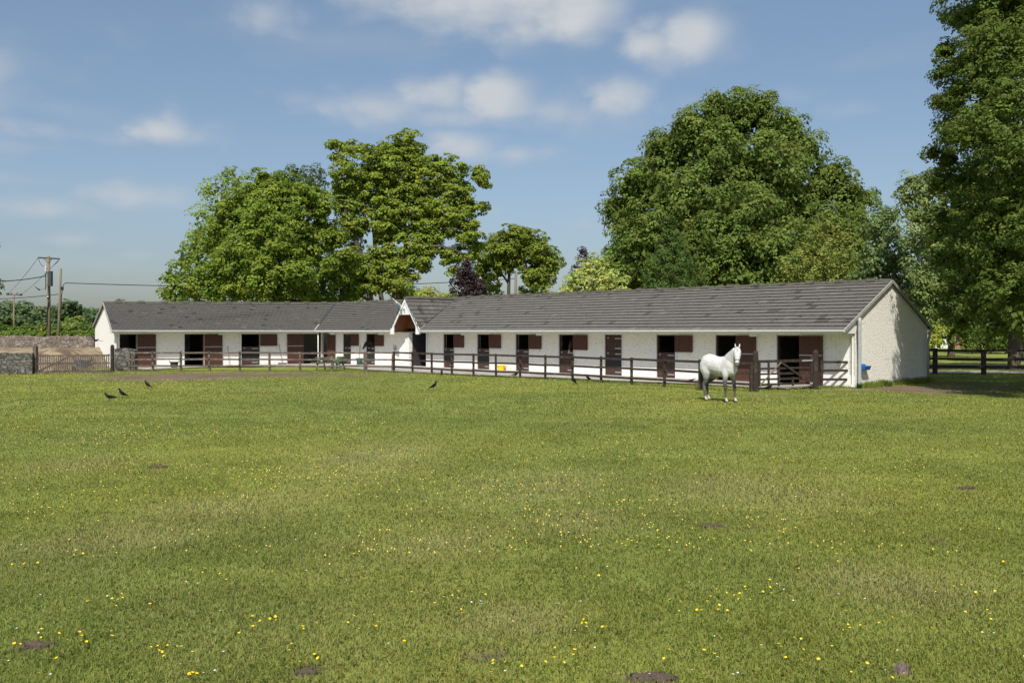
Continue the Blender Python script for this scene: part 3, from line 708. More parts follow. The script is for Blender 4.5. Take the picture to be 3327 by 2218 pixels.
me = np_mesh('ground', np.stack([vx, vy, hz - .03], 1), quads, 4, gcol(vx, vy) * .78, gm)
ground = link(bpy.data.objects.new('ground', me)); tag(ground, 'green pasture with worn brown patches reaching to the horizon', None, None, 'structure')

# yard of concrete paving in front of the doors
YE = [(405, 1203), (475, 1202), (560, 1198), (780, 1190), (900, 1188), (1000, 1191), (1130, 1197), (1232, 1205), (1300, 1208.7), (1403, 1213.5), (1530, 1219), (1690, 1225), (1800, 1228), (1991, 1238), (2161, 1245),
      (2268, 1249), (2431, 1259), (2558, 1264), (2640, 1258.5), (2700, 1256.5)]
yard_poly = [G(*p) for p in YE]
yp2 = []
for i in range(len(yard_poly) - 1):      # a slightly ragged grassy edge
    a, b = yard_poly[i], yard_poly[i + 1]; n = max(2, int((b - a).length / .35))
    for k in range(n): p = a.lerp(b, k / n); yp2.append(Vector((p.x + rnd.uniform(-.05, .05), p.y + rnd.uniform(-.14, .14), 0)))
yp2.append(yard_poly[-1])
inner = [WR(1.2, -.1, 0), WR(32.3, -.1, 0), WM(.2, -.1, 0), WL(0, -.1, 0), WL(-.6, .4, 0)]
YZ = .035
mb = MB(); allp = [Vector((p.x, p.y, YZ)) for p in yp2 + inner]
me = bpy.data.meshes.new('yard'); bm = bmesh.new(); f = bm.faces.new([bm.verts.new(p) for p in allp]); bmesh.ops.triangulate(bm, faces=[f])
if bm.faces[:][0].normal.z < 0: bmesh.ops.reverse_faces(bm, faces=bm.faces)
bm.to_mesh(me); bm.free(); me.materials.append(M['concrete']); yard = link(bpy.data.objects.new('pavement', me)); tag(yard, 'pale concrete paved yard along the stable doors', None, None, 'structure')
poly_np = np.array([(p.x, p.y) for p in yp2 + inner])
build_np = np.array([tuple(v2(p)) for p in (WR(0, 0, 0), WR(32.4, 0, 0), WM(0, 0, 0), WL(0, 0, 0), WL(0, -7, 0), Vector((-16, 74, 0)), Vector((-2, 72, 0)), WR(30, -7.5, 0), WR(0, -7.5, 0))])
def inside(x, y, poly):
    r = np.zeros(len(x), bool); n = len(poly); j = n - 1
    for i in range(n):
        xi, yi = poly[i]; xj, yj = poly[j]
        c = ((yi > y) != (yj > y)) & (x < (xj - xi) * (y - yi) / (yj - yi + 1e-12) + xi); r ^= c; j = i
    return r
# path beyond the right-hand fence
mb = MB(); mb.poly([Vector((20.5, 51.2, .012)), Vector((60, 50.5, .012)), Vector((60, 53.4, .012)), Vector((20.5, 54.4, .012))]); p_ = mb.build('path', M['path']); tag(p_, 'pale gravel drive beyond the dark fence', None, None, 'structure')
mb = MB(); mb.poly([Vector((22, 66.5, .012)), Vector((32, 61.8, .012)), Vector((60, 59, .012)), Vector((60, 60.6, .012)), Vector((32, 63.6, .012)), Vector((22, 68.6, .012))]); p_ = mb.build('path', mat('brown_track', (.26, .2, .15), .95, 5, .2)); tag(p_, 'narrow brown track crossing the lawn', None, None, 'structure')

# ------------------------------------------------------------------ grass blades (uncountable: one object)
def grass():
    X, Yv, S = [], [], []
    bands = [(5.4, 8.5, 3600, .8), (8.5, 12, 2400, .85), (12, 17, 1300, .95), (17, 25, 650, 1.15), (25, 36, 300, 1.6), (36, 56, 130, 2.2)]
    for (a, b, dens, sz) in bands:
        xm = b * .64 + 5.5; n = int((b - a) * 2 * xm * dens)
        x = rng.uniform(-xm, xm, n); y = rng.uniform(a, b, n); over = np.abs(x) - (y * .62 + .8); k = (over < 0) | ((over < 4.8) & (rng.random(n) < .45)); x, y = x[k], y[k]
        X.append(x); Yv.append(y); S.append(np.full(len(x), sz))
    x = np.concatenate(X); y = np.concatenate(Yv); sz = np.concatenate(S)
    so = soil(x, y); k = (rng.random(len(x)) > so * .93) & ~inside(x, y, poly_np) & ~inside(x, y, build_np) & ~((x < -19.5) & (y > 51.5) & (x < -24.5))
    x, y, sz, so = x[k], y[k], sz[k], so[k]; n = len(x)
    tuft = fbm(x, y, .45, 51); big = fbm(x, y, 2.3, 61)
    h = (.020 + .026 * tuft + .016 * big) * rng.uniform(.6, 1.5, n) * (1 + .10 * (sz - 1)) * (1 - .5 * so)
    tall = rng.random(n) < .004; h[tall] *= rng.uniform(1.8, 2.8, tall.sum())
    w = (.0026 + .0022 * rng.random(n)) * sz * 1.25; w[tall] *= .7
    an = rng.uniform(0, 2 * np.pi, n); dx, dy = np.cos(an), np.sin(an)
    ln = rng.uniform(.5, 1.7, n); la = an + np.pi / 2 + rng.normal(0, .5, n); lx, ly = np.cos(la) * ln * h, np.sin(la) * ln * h
    z0 = (fbm(x, y, 2.2, 41) - .5) * .05 - .045
    dr = dry(x, y); h *= 1 + .5 * dr * (rng.random(n) < .3)
    base = gcol(x, y); var = rng.uniform(.76, 1.34, n)[:, None]; base = base * var
    hue = rng.random(n); ye = hue > .93 - .35 * dr; base[ye] = base[ye] * .35 + np.array([.42, .38, .18]) * .65
    dk = hue < .10; base[dk] *= np.array([.62, .78, .6])
    base[:, 0] *= rng.uniform(.86, 1.1, n)
    co = np.empty((n, 5, 3)); 
    co[:, 0] = np.stack([x - dx * w, y - dy * w, z0], 1); co[:, 1] = np.stack([x + dx * w, y + dy * w, z0], 1)
    co[:, 2] = np.stack([x + lx * .38 + dx * w * .8, y + ly * .38 + dy * w * .8, z0 + h * .62 + .015], 1); co[:, 3] = np.stack([x + lx * .38 - dx * w * .8, y + ly * .38 - dy * w * .8, z0 + h * .62 + .015], 1)
    co[:, 4] = np.stack([x + lx, y + ly, z0 + h * (1 - .3 * ln) + .015], 1)
    idx = np.arange(n)[:, None] * 5
    f = np.concatenate([idx + np.array([0, 1, 2]), idx + np.array([0, 2, 3]), idx + np.array([3, 2, 4])], 0)
    col = np.repeat(base, 5, 0)
    me = np_mesh('grass', co.reshape(-1, 3), f, 3, col, M['grass'])
    g = link(bpy.data.objects.new('grass', me)); tag(g, 'short green pasture grass with dry straw-coloured tufts', None, None, 'stuff'); print('grass blades', n)
grass()

def clover():
    n = 30000; Y = 5.4 * (30 / 5.4) ** rng.random(n); x = rng.uniform(-.64, .64, n) * Y
    k = (fbm(x, Y, .55, 101) + .35 * rng.random(n) > .78) & (soil(x, Y) < .4); x, Y = x[k], Y[k]; n = len(x); r = rng.uniform(.006, .015, n) * (1 + Y * .02); a = rng.uniform(0, 6.28, n); z = rng.uniform(.012, .035, n) + (fbm(x, Y, 2.2, 41) - .5) * .05 - .01
    co = np.empty((n, 4, 3)); tl = rng.normal(0, .35, (n, 2))
    for q in range(4):
        cxx, cyy = np.cos(a + q * np.pi / 2) * r, np.sin(a + q * np.pi / 2) * r * .8; co[:, q] = np.stack([x + cxx, Y + cyy, z + cxx * tl[:, 0] + cyy * (tl[:, 1] - .3)], 1)
    c = np.array([.15, .21, .045]) * rng.uniform(.6, 1.4, n)[:, None]
    o = link(bpy.data.objects.new('clover', np_mesh('clover', co.reshape(-1, 3), np.arange(n * 4).reshape(n, 4), 4, np.repeat(c, 4, 0), M['grass']))); tag(o, 'dark green clover and weed leaves spread through the near grass', None, None, 'stuff')
clover()

# ------------------------------------------------------------------ flowers
def flower_mesh(name, r, petals, m):
    mb = MB(); 
    for k in range(petals):
        a = 2 * math.pi * k / petals; b = a + math.pi / petals * .95; c = a - math.pi / petals * .95
        mb.quad((0, 0, 0), (math.cos(c) * r * .75, math.sin(c) * r * .75, r * .35), (math.cos(a) * r, math.sin(a) * r, r * .45), (math.cos(b) * r * .75, math.sin(b) * r * .75, r * .35))
    return mb
def one_flower(nm, r, pet, m, sh):
    e = bpy.data.objects.new(nm, None)
    mb = flower_mesh('petals', r, pet, m); mb.v = [(a, b, c + sh) for a, b, c in mb.v]
    n = len(mb.v); st = MB(); st.tube([(0, 0, 0), (0, 0, sh)], .0013, 4)
    me = bpy.data.meshes.new(nm); off = len(mb.v); me.from_pydata(mb.v + st.v, [], mb.f + [tuple(i + off for i in f) for f in st.f])
    me.materials.append(m); me.materials.append(M['stem'])
    mi = [0] * len(mb.f) + [1] * len(st.f); me.polygons.foreach_set('material_index', mi); return me
butter = one_flower('buttercup', .0135, 5, M['petal'], .062); daisy = one_flower('daisy', .009, 9, M['daisy'], .05)
fl = []
clusters = [(120, 2095, 9), (1075, 1820, 9), (1340, 1800, 9), (560, 2120, 12), (820, 2030, 10), (1165, 2030, 8), (1500, 1960, 9), (2090, 1765, 14), (2440, 1925, 15), (2300, 1985, 16), (1900, 2040, 12), (2670, 1815, 14), (1930, 1880, 10), (3225, 2020, 6),
            (2800, 2040, 10), (2560, 2120, 9), (2900, 2190, 5), (400, 1960, 10), (260, 2080, 8), (700, 1870, 10), (3130, 1920, 6), (1000, 2150, 7), (640, 2205, 6), (1850, 2160, 6), (50, 1850, 5), (2460, 1660, 9), (1440, 1960, 8), (300, 1800, 8), (1660, 2190, 6), (2230, 2140, 5)]
for (px, py, n) in clusters:
    for _ in range(n): fl.append((px + rnd.gauss(0, 55), py + rnd.gauss(0, 16)))
while len(fl) < 300: fl.append((rnd.uniform(-40, 3370), 2215 - 620 * rnd.random() ** 1.2))
fl = fl[:300]
for i, (px, py) in enumerate(fl):
    o = bpy.data.objects.new('buttercup', butter); link(o); p = G(px, min(py, 2235)); o.location = (p.x, p.y, -.012); s = rnd.uniform(.75, 1.15); o.scale = (s, s, s * rnd.uniform(.7, 1.2)); o.rotation_euler = (rnd.uniform(-.5, .5) + .25, rnd.uniform(-.4, .4), rnd.uniform(0, 6))
    tag(o, 'small yellow buttercup flower in the foreground grass', 'flower', 'buttercups in the foreground grass')
for i in range(70):
    o = bpy.data.objects.new('daisy', daisy); link(o); p = G(rnd.uniform(-20, 3350), 2210 - 560 * rnd.random() ** 1.3); o.location = (p.x, p.y, -.01); o.rotation_euler = (rnd.uniform(-.3, .5), rnd.uniform(-.3, .3), 0)
    tag(o, 'tiny white daisy flower in the foreground grass', 'flower', 'daisies in the foreground grass')
def far_flowers():
    n = 20000; py = HY + 6960 / rng.uniform(9.5, 52, n); Y = 6960 / (py - HY); x = rng.uniform(-.62, .62, n) * Y
    dens = fbm(x, Y, 3.5, 77) + .35 * (x < -14) * (Y > 40); k = (rng.random(n) < np.clip((dens - .42) * 1.5, .06, 1)) & ~inside(x, Y, poly_np) & ~inside(x, Y, build_np) & (soil(x, Y) < .3)
    x, Y = x[k], Y[k]; n = len(x); r = rng.uniform(.006, .0105, n) * (1 + np.clip(Y - 12, 0, 40) * .012); z = rng.uniform(.045, .08, n); a = rng.uniform(0, 6.28, n)
    co = np.empty((n, 4, 3))
    for q in range(4): co[:, q] = np.stack([x + np.cos(a + q * np.pi / 2) * r, Y + np.sin(a + q * np.pi / 2) * r, z + np.sin(a + q * np.pi / 2) * r * .8], 1)
    me = np_mesh('buttercups', co.reshape(-1, 3), np.arange(n * 4).reshape(n, 4), 4, np.array([.8, .6, .03]), M['petal'])
    me.materials.clear(); me.materials.append(mat('far_petals', (.82, .62, .10), .5, trans=.25))
    o = link(bpy.data.objects.new('wildflowers', me)); tag(o, 'scattered tiny yellow flowers across the pasture farther away', None, None, 'stuff')
far_flowers()

def molehill(label, px, py, wpx, dpx, h, seed, name='molehill', cat='earth mound', col=(.085, .066, .050)):
    c = G(px, py); rx = wpx / 2 * c.y / F; ry = rx * .42; n = 46; g_ = np.linspace(-1.25, 1.25, n); A, B_ = np.meshgrid(g_, g_); A = A.ravel(); B_ = B_.ravel()
    d = np.sqrt(A * A + B_ * B_) * (1 + 1.5 * (fbm(A * 6 + seed, B_ * 6, 1.3, seed) - .5)) + .35 * (vnoise(A * 22, B_ * 22, 1, seed + 9) - .5); r_ = np.random.default_rng(seed)
    z = h * np.clip(1 - d, -.2, 1) ** 1.0 + (fbm(A * rx * 14, B_ * ry * 14, .8, seed + 3) - .5) * h * 1.1 + r_.normal(0, h * .10, len(A)); z = np.where(d > .9, -.05, z - .004)
    ci = np.arange(n * n).reshape(n, n); q = np.stack([ci[:-1, :-1].ravel(), ci[:-1, 1:].ravel(), ci[1:, 1:].ravel(), ci[1:, :-1].ravel()], 1)
    cc = np.array(col) * (.7 + .7 * fbm(A * 5, B_ * 5, 1, seed + 5))[:, None]
    o = link(bpy.data.objects.new(name, np_mesh(name, np.stack([A * rx, B_ * ry, z], 1), q, 4, cc, gm))); o.location = (c.x, c.y, .0); tag(o, label, cat)
molehill('crumbly dark earth patch in the grass at the bottom left corner', 120, 2090, 95, 30, .025, 3)
molehill('small dark earth patch at the bottom, left of the middle', 997, 2178, 70, 22, .025, 4)
molehill('long dark earth patch at the bottom, right of the middle', 2120, 2195, 140, 30, .025, 5)
molehill('half buried pinkish stone in the grass at the bottom right', 2930, 2168, 40, 20, .045, 6, 'stone', 'stone', (.15, .12, .10))
molehill('little brown earth patch far out in the left half of the pasture', 516, 1514, 52, 12, .03, 7)
molehill('thin brown earth streak in the right half of the pasture', 2310, 1705, 66, 12, .025, 8)
molehill('small dark earth scrape at the far right of the pasture', 3140, 1582, 40, 14, .03, 9)
# ------------------------------------------------------------------ trees
def limb_tube(mb, a, b, r0, r1, n=6, wob=.06, seed=0, sag=0):
    r_ = random.Random(seed); a = Vector(a); b = Vector(b); L = (b - a).length; pts = []; rad = []
    for i in range(n + 1):
        t = i / n; p = a.lerp(b, t); j = L * wob * math.sin(math.pi * t)
        p += Vector((r_.uniform(-1, 1) * j, r_.uniform(-1, 1) * j, r_.uniform(-.6, 1) * j + sag * math.sin(math.pi * t) * L)); pts.append(p); rad.append(r0 + (r1 - r0) * t)
    mb.tube(pts, rad, 7)

LEAFGAIN = np.array([2.95, 2.95, 2.1])
def foliage(lobes, sub_r, leaf, per_sub, col, seed, inner=.5, flat=.75, cover=1.15, droop=.35, aspect=.62, colvar=.18, tips=None):
    """leaf-sized faces spread over clumps on every lobe. lobes: (x,y,z,rx,ry,rz)"""
    r = np.random.default_rng(seed); C = []; Nn = []
    LB = np.array(lobes, float)
    for i, (x, y, z, rx, ry, rz) in enumerate(LB):
        rm = (rx * ry * rz) ** (1 / 3); n = max(6, int(cover * 4 * rm * rm / (sub_r * sub_r)))
        k = np.arange(n) + r.random(n) * .7; ph = np.arccos(1 - 2 * (k % n) / n); th = np.pi * (1 + 5 ** .5) * k + r.random() * 6
        d = np.stack([np.cos(th) * np.sin(ph), np.sin(th) * np.sin(ph), np.cos(ph)], 1)
        rad = r.uniform(.72, 1.08, n)[:, None]; p = np.array([x, y, z]) + d * np.array([rx, ry, rz]) * rad
        keep = np.ones(n, bool)
        for j, q in enumerate(LB):
            if j == i: continue
            e = ((p - q[:3]) / q[3:]); keep &= (e ** 2).sum(1) > .5
        keep |= r.random(n) < .12
        C.append(p[keep]); Nn.append(d[keep])
    C = np.concatenate(C); Nn = np.concatenate(Nn); m = len(C)
    sr = sub_r * r.uniform(.65, 1.25, m); tone = r.uniform(1 - colvar, 1 + colvar, m); wm = r.normal(0, 1, m)
    k = per_sub; n = m * k
    ci = np.repeat(np.arange(m), k)
    d = r.normal(0, 1, (n, 3)); d /= np.linalg.norm(d, axis=1)[:, None]
    d = d + .55 * Nn[ci] + np.array([0, 0, .25]); d /= np.linalg.norm(d, axis=1)[:, None]
    rr = sr[ci] * r.uniform(.45, 1.08, n) ** .7
    pos = C[ci] + d * rr[:, None] * np.array([1, 1, flat])
    nor = d * .7 + Nn[ci] * .35 + np.array([0, 0, .7]) + r.normal(0, .38, (n, 3)); nor /= np.linalg.norm(nor, axis=1)[:, None]
    # inner filler so that the mass is opaque in its heart
    ni = int(inner * n * .25)
    if ni:
        li = r.integers(0, len(LB), ni); e = r.normal(0, 1, (ni, 3)); e /= np.linalg.norm(e, axis=1)[:, None]; e *= r.uniform(.1, .8, ni)[:, None]
        pin = LB[li, :3] + e * LB[li, 3:]; pos = np.concatenate([pos, pin]); nor = np.concatenate([nor, r.normal(0, 1, (ni, 3)) + 1e-3]); nor /= np.linalg.norm(nor, axis=1)[:, None]
        tn = np.concatenate([tone[ci] , np.full(ni, .85)]); wv = np.concatenate([wm[ci], np.zeros(ni)]); sz = np.concatenate([leaf * r.uniform(.6, 1.35, n), leaf * r.uniform(1.6, 2.8, ni)]); n += ni
    else: tn = tone[ci]; wv = wm[ci]; sz = leaf * r.uniform(.6, 1.35, n)
    up = r.normal(0, 1, (n, 3)) + np.array([0, 0, -droop * 2]); t = up - nor * (up * nor).sum(1)[:, None]; t /= np.linalg.norm(t, axis=1)[:, None] + 1e-9; b = np.cross(nor, t)
    co = np.empty((n, 4, 3)); hl = (sz * .5)[:, None]; hwid = hl * aspect; fold = nor * hl * .22
    co[:, 0] = pos - t * hl; co[:, 1] = pos + b * hwid + t * hl * .15 + fold; co[:, 2] = pos + t * hl - fold * .8; co[:, 3] = pos - b * hwid + t * hl * .15 + fold
    base = np.array(col)[None] * LEAFGAIN * tn[:, None] * r.uniform(.85, 1.18, n)[:, None]
    base[:, 0] *= 1 + .05 * wv + r.normal(0, .04, n)
    if tips is not None:
        q = r.random(n) < .06; base[q] = base[q] * .5 + np.array(tips) * .5
    return co.reshape(-1, 3), np.repeat(np.clip(base, .002, 1), 4, 0), n

def fill_between(lobes, reach=1.9, p=.6, seed=1):
    r_ = random.Random(seed); out = list(lobes)
    for i in range(len(lobes)):
        for j in range(i + 1, len(lobes)):
            a, b = lobes[i], lobes[j]; d = math.hypot(a[0] - b[0], a[1] - b[1])
            if (a[2] + b[2]) * .8 < d < (a[2] + b[2]) * reach and r_.random() < p: t = r_.uniform(.4, .6); out.append((a[0] + (b[0] - a[0]) * t, a[1] + (b[1] - a[1]) * t, min(a[2], b[2]) * r_.uniform(.6, .9)))
    return out
def tree(name, label, lobes, Y=None, trunk=None, sub_r=.6, leaf=.28, per_sub=16, col=(.085, .13, .025), seed=1, cat='tree', group=None, limbs=6, px=True, depth=1.0, bark='bark', zflat=.9, extra=(), fill=0, stems=(), **kw):
    """lobes in photo pixels (x, y, r[, dy]) at distance Y, or metres when px is False; trunk=(x, base radius)"""
    LB = []; r_ = random.Random(seed)
    if fill: lobes = fill_between(lobes, p=fill, seed=seed)
    for l in lobes:
        if px:
            dy = l[3] if len(l) > 3 else r_.uniform(-.8, .8) * l[2] * Y / F * depth
            p = P3(l[0], l[1], Y + dy); rr = l[2] * (Y + dy) / F; LB.append((p.x, p.y, p.z, rr, rr * 1.05, rr * zflat))
        else: LB.append(l)
    LB += list(extra)
    cx = sum(l[0] for l in LB) / len(LB); cy = sum(l[1] for l in LB) / len(LB)
    if trunk: tx = (trunk[0] - CX) * Y / F if px else trunk[0]; r0 = trunk[1]; cx = tx; cy = Y if px else trunk[2]
    else: r0 = .15
    root = empty(name, (cx, cy, 0)); tag(root, label, cat, group)
    co, colr, n = foliage(LB, sub_r, leaf, per_sub, col, seed, **kw)
    co = co - np.array([cx, cy, 0]); me = np_mesh('crown', co, np.arange(n * 4).reshape(n, 4), 4, colr, M['leaf'])
    c = bpy.data.objects.new('crown', me); link(c, root)
    mb = MB(); top = max(l[2] + l[5] * .3 for l in LB); low = min(l[2] for l in LB)
    zt = low + (top - low) * .75; r1 = r0 * .25
    if not stems: mb.tube([(0, 0, -.2), (0, 0, .3), (.1 * r0, 0, zt * .35), (-.3 * r0, .2 * r0, zt * .7), (0, 0, zt)], [r0 * 1.35, r0 * 1.05, r0 * .85, r0 * .55, r1], 10)
    nodes = [(Vector((0, 0, zt * q)), r0 * (1.05 - .8 * q)) for q in (.18, .3, .42, .55, .68, .8, .92, 1.0)]
    if stems:
        nodes = []
        for (pp, ra0, ra1, dy) in stems:
            q_ = [P3(a_, b_, Y + dy * k_ / (len(pp) - 1)) - Vector((cx, cy, 0)) for k_, (a_, b_) in enumerate(pp)]
            if pp[0][1] > 960: q_.insert(0, Vector((q_[0].x, q_[0].y, -.2)))
            dense = []
            for k_ in range(len(q_) - 1):
                for t_ in (0, .25, .5, .75): dense.append(q_[k_].lerp(q_[k_ + 1], t_) + Vector((r_.uniform(-.08, .08), r_.uniform(-.08, .08), 0)))
            dense.append(q_[-1]); rr_ = [ra0 + (ra1 - ra0) * k_ / (len(dense) - 1) for k_ in range(len(dense))]
            mb.tube(dense, rr_, 9); nodes += list(zip(dense, rr_))
    tg = sorted(LB, key=lambda l: -l[3] * r_.uniform(.7, 1.3))[:limbs]; tg.sort(key=lambda l: math.hypot(l[0] - cx, l[1] - cy) + .35 * l[2])
    for i, l in enumerate(tg):
        e = Vector((l[0] - cx, l[1] - cy, l[2])); best = None
        for (q, rq) in nodes:
            if q.z > e.z + .2: continue
            dd = (e - q).length; cost = dd * (1.0 + .7 * max(0, .55 - (e.z - q.z) / (dd + .01))) + .8 * (r0 - rq)
            if best is None or cost < best[0]: best = (cost, q, rq)
        if best is None: best = (0, nodes[0][0], nodes[0][1])
        q, rq = best[1], best[2]; ra = min(rq * .62, r0 * .42); rb = max(.02, ra * .35); N_ = 6; prev = []
        for k_ in range(N_ + 1):
            t_ = k_ / N_; p_ = q.lerp(e, t_); Lq = (e - q).length; j_ = .07 * Lq * math.sin(math.pi * t_)
            p_ = p_ + Vector((r_.uniform(-1, 1) * j_, r_.uniform(-1, 1) * j_, r_.uniform(-.5, .5) * j_ + .10 * Lq * math.sin(math.pi * t_))); prev.append(p_)
            if k_: nodes.append((p_, ra + (rb - ra) * t_))
        mb.tube(prev, [ra + (rb - ra) * k_ / N_ for k_ in range(N_ + 1)], 7)
    t = mb.build('trunk', M[bark], None, smooth=True); t.parent = root
    return root

# big horse chestnut behind the right wing
tree('horse_chestnut_tree', 'huge dark green dome-shaped tree towering behind the right roof', [
    (2380, 390, 95), (2450, 365, 70), (2250, 430, 85), (2330, 350, 55), (2540, 430, 80), (2170, 500, 90), (2330, 520, 130, -3), (2480, 560, 130, -3), (2600, 490, 70), (2090, 610, 95), (2210, 660, 120, -4),
    (2400, 720, 140, -6), (2590, 660, 100), (2690, 590, 80), (2770, 650, 65), (2050, 720, 80), (2130, 800, 110, -4), (2300, 830, 130, -7), (2500, 830, 130, -7), (2700, 760, 110, -4), (2770, 750, 70), (2650, 860, 110, -5), (2060, 880, 80, -3),
    (2190, 920, 90, -6), (2400, 930, 110, -8), (2560, 930, 100, -7), (2010, 680, 50), (2020, 830, 50), (2790, 850, 60), (2000, 930, 60)],
     Y=76, trunk=(2380, .7), sub_r=.95, leaf=.28, per_sub=72, col=(.060, .082, .025), seed=2, cover=1.15, tips=(.14, .11, .03), droop=.9, inner=2.2, extra=[((2390-CX)*80/F, 81, 7.5, 9.5, 4.5, 7), ((2380-CX)*80/F, 82, 14, 7, 4, 6.5), ((2600-CX)*80/F, 81, 8, 6, 4, 5.5), ((2180-CX)*80/F, 81, 8, 5.5, 4, 5.5)])
# open sycamore on the left
tree('sycamore_tree', 'tall open yellow-green tree with visible dark limbs and a gap low on its right', [
    (1289, 469, 42), (1330, 447, 32), (1270, 500, 30), (1135, 480, 34), (1080, 470, 14), (1194, 499, 36), (1111, 558, 36), (1135, 618, 38), (1283, 545, 48), (1373, 517, 34), (1462, 520, 24), (1402, 576, 46), (1539, 572, 26), (1560, 555, 14),
    (1492, 606, 30), (1578, 598, 13), (1343, 636, 46), (1254, 654, 30), (1432, 645, 40), (1539, 683, 28), (1565, 670, 16), (1462, 695, 36), (1313, 719, 52), (1402, 737, 44), (1492, 761, 36), (1545, 768, 24), (1565, 800, 12), (1224, 737, 28), (1160, 715, 24),
    (1432, 815, 26), (1486, 840, 22), (1470, 880, 14), (1343, 850, 24), (1370, 875, 14), (1224, 880, 40), (1272, 915, 42), (1182, 930, 34), (1310, 930, 34), (1180, 560, 30), (1210, 600, 24), (1200, 660, 24), (1090, 640, 30), (1120, 700, 30), (1430, 760, 20), (1530, 830, 14), (1290, 600, 34), (1270, 680, 36), (1350, 690, 40), (1250, 790, 24), (1380, 660, 36), (1160, 620, 34), (1150, 780, 26), (1170, 850, 34), (1200, 930, 40), (1130, 760, 26), (1240, 560, 30), (1340, 520, 34), (1450, 570, 30), (1500, 660, 26), (1380, 780, 22), (1110, 900, 34), (1140, 950, 36), (1330, 960, 30), (1290, 840, 22), (1350, 790, 26), (1400, 815, 20), (1250, 740, 30), (1235, 840, 26), (1380, 850, 16), (1265, 870, 30)],
     Y=86, trunk=(1285, .42), sub_r=.62, leaf=.28, per_sub=40, col=(.090, .114, .024), seed=3, limbs=70, cover=1.4, fill=.75, stems=[([(1285, 985), (1300, 900), (1322, 820), (1312, 720), (1292, 600), (1287, 470)], .62, .08, 0), ([(1318, 850), (1360, 780), (1430, 720), (1500, 620)], .30, .06, 1.5), ([(1205, 985), (1172, 830), (1140, 740), (1108, 640), (1110, 540), (1090, 480)], .36, .06, -1),
         ([(1240, 985), (1218, 800), (1203, 640), (1192, 520)], .30, .06, 2), ([(1325, 830), (1390, 800), (1440, 800), (1500, 820)], .2, .05, -2), ([(1312, 700), (1345, 600), (1372, 520)], .22, .05, 1)], flat=.5, inner=.25, zflat=.7, droop=.2, depth=1.5)
tree('maple_tree', 'broad bright green tree left of the open sycamore, low over the roof', [
    (861, 590, 40), (920, 610, 45), (807, 655, 60), (897, 660, 65), (986, 640, 52), (1045, 680, 40), (748, 700, 56), (837, 725, 72, -3), (944, 713, 66, -2), (1045, 745, 46), (718, 767, 56), (807, 808, 72, -4), (908, 797, 72, -4), (1004, 790, 58), (1080, 775, 40),
    (1115, 840, 40), (1075, 870, 44), (748, 856, 58, -3), (849, 886, 68, -5), (956, 884, 62, -4), (777, 940, 50, -3), (880, 950, 55, -4), (990, 930, 46), (1100, 905, 26), (1160, 850, 22), (700, 920, 45)],
     Y=80, trunk=(930, .55), sub_r=.70, leaf=.27, per_sub=50, col=(.078, .104, .022), seed=4, cover=1.3, flat=.6, inner=1.4, droop=.3, extra=[((870-CX)*84/F, 85, 7, 8, 3.5, 5), ((1000-CX)*84/F, 85, 6, 4, 3, 5)])
tree('ash_tree', 'feathery pale green tree rising at the upper left of the left-hand tree group', [
    (765, 580, 34), (778, 606, 40), (735, 570, 24), (706, 605, 34), (672, 625, 28), (718, 660, 44), (660, 695, 38), (685, 740, 44), (645, 760, 34), (628, 800, 30), (700, 800, 40)],
     Y=88, trunk=(720, .35), sub_r=.55, leaf=.26, per_sub=18, col=(.100, .135, .045), seed=5, cover=1.1, droop=.6, inner=.3)
tree('field_maple_tree', 'low olive green tree at the left end of the tree group behind the left roof', [
    (640, 800, 45), (605, 850, 38), (658, 870, 55), (557, 905, 26), (545, 955, 22), (590, 940, 48), (676, 945, 52), (730, 900, 50), (630, 920, 50), (720, 960, 40), (580, 985, 40)],
     Y=78, trunk=(640, .3), sub_r=.6, leaf=.28, per_sub=26, col=(.072, .100, .022), seed=6, cover=1.2, inner=.4)
tree('pine_tree', 'dark blue-green pine crown showing between the two tallest left-hand trees', [
    (926, 572, 24), (960, 560, 24), (986, 568, 28), (1028, 560, 26), (1035, 600, 26), (1004, 594, 24), (950, 590, 24), (1050, 640, 24), (900, 570, 16)],
     Y=94, trunk=(1000, .3), sub_r=.5, leaf=.22, per_sub=26, col=(.045, .062, .030), seed=7, cover=1.2, inner=.3)
tree('small_sycamore_tree', 'small rounded tree standing alone with a pale forked trunk behind the roof', [
    (1676, 765, 34), (1623, 785, 32), (1650, 755, 26), (1742, 782, 36), (1710, 765, 26), (1585, 820, 34), (1785, 830, 30), (1560, 845, 22), (1593, 880, 34), (1748, 870, 32), (1812, 850, 18), (1790, 880, 22), (1590, 930, 34), (1730, 945, 34), (1770, 950, 22), (1600, 960, 30), (1640, 820, 28), (1710, 825, 28), (1665, 790, 38), (1620, 835, 32), (1700, 850, 28), (1640, 870, 22), (1760, 820, 34), (1730, 900, 30), (1550, 890, 22)],
     Y=96, trunk=(1650, .26), sub_r=.55, leaf=.30, per_sub=28, col=(.078, .098, .022), seed=8, limbs=30, fill=.8, cover=1.5, stems=[([(1650, 985), (1652, 880), (1640, 800), (1650, 760)], .26, .05, 0), ([(1652, 890), (1700, 830), (1750, 780)], .15, .04, 1.5), ([(1650, 920), (1605, 850), (1590, 810)], .13, .04, -1)], flat=.6, inner=.12, bark='bark', depth=1.8)
tree('purple_beech_tree', 'narrow dark purple-leaved tree beside the small rounded tree', [
    (1515, 860, 18), (1510, 890, 26), (1500, 925, 32), (1535, 925, 30), (1495, 960, 30), (1540, 960, 34), (1520, 900, 26), (1560, 930, 18), (1520, 980, 40)],
     Y=80, trunk=(1518, .14), sub_r=.42, leaf=.2, per_sub=26, col=(.026, .016, .024), seed=9, cover=1.3, inner=.5, colvar=.3)
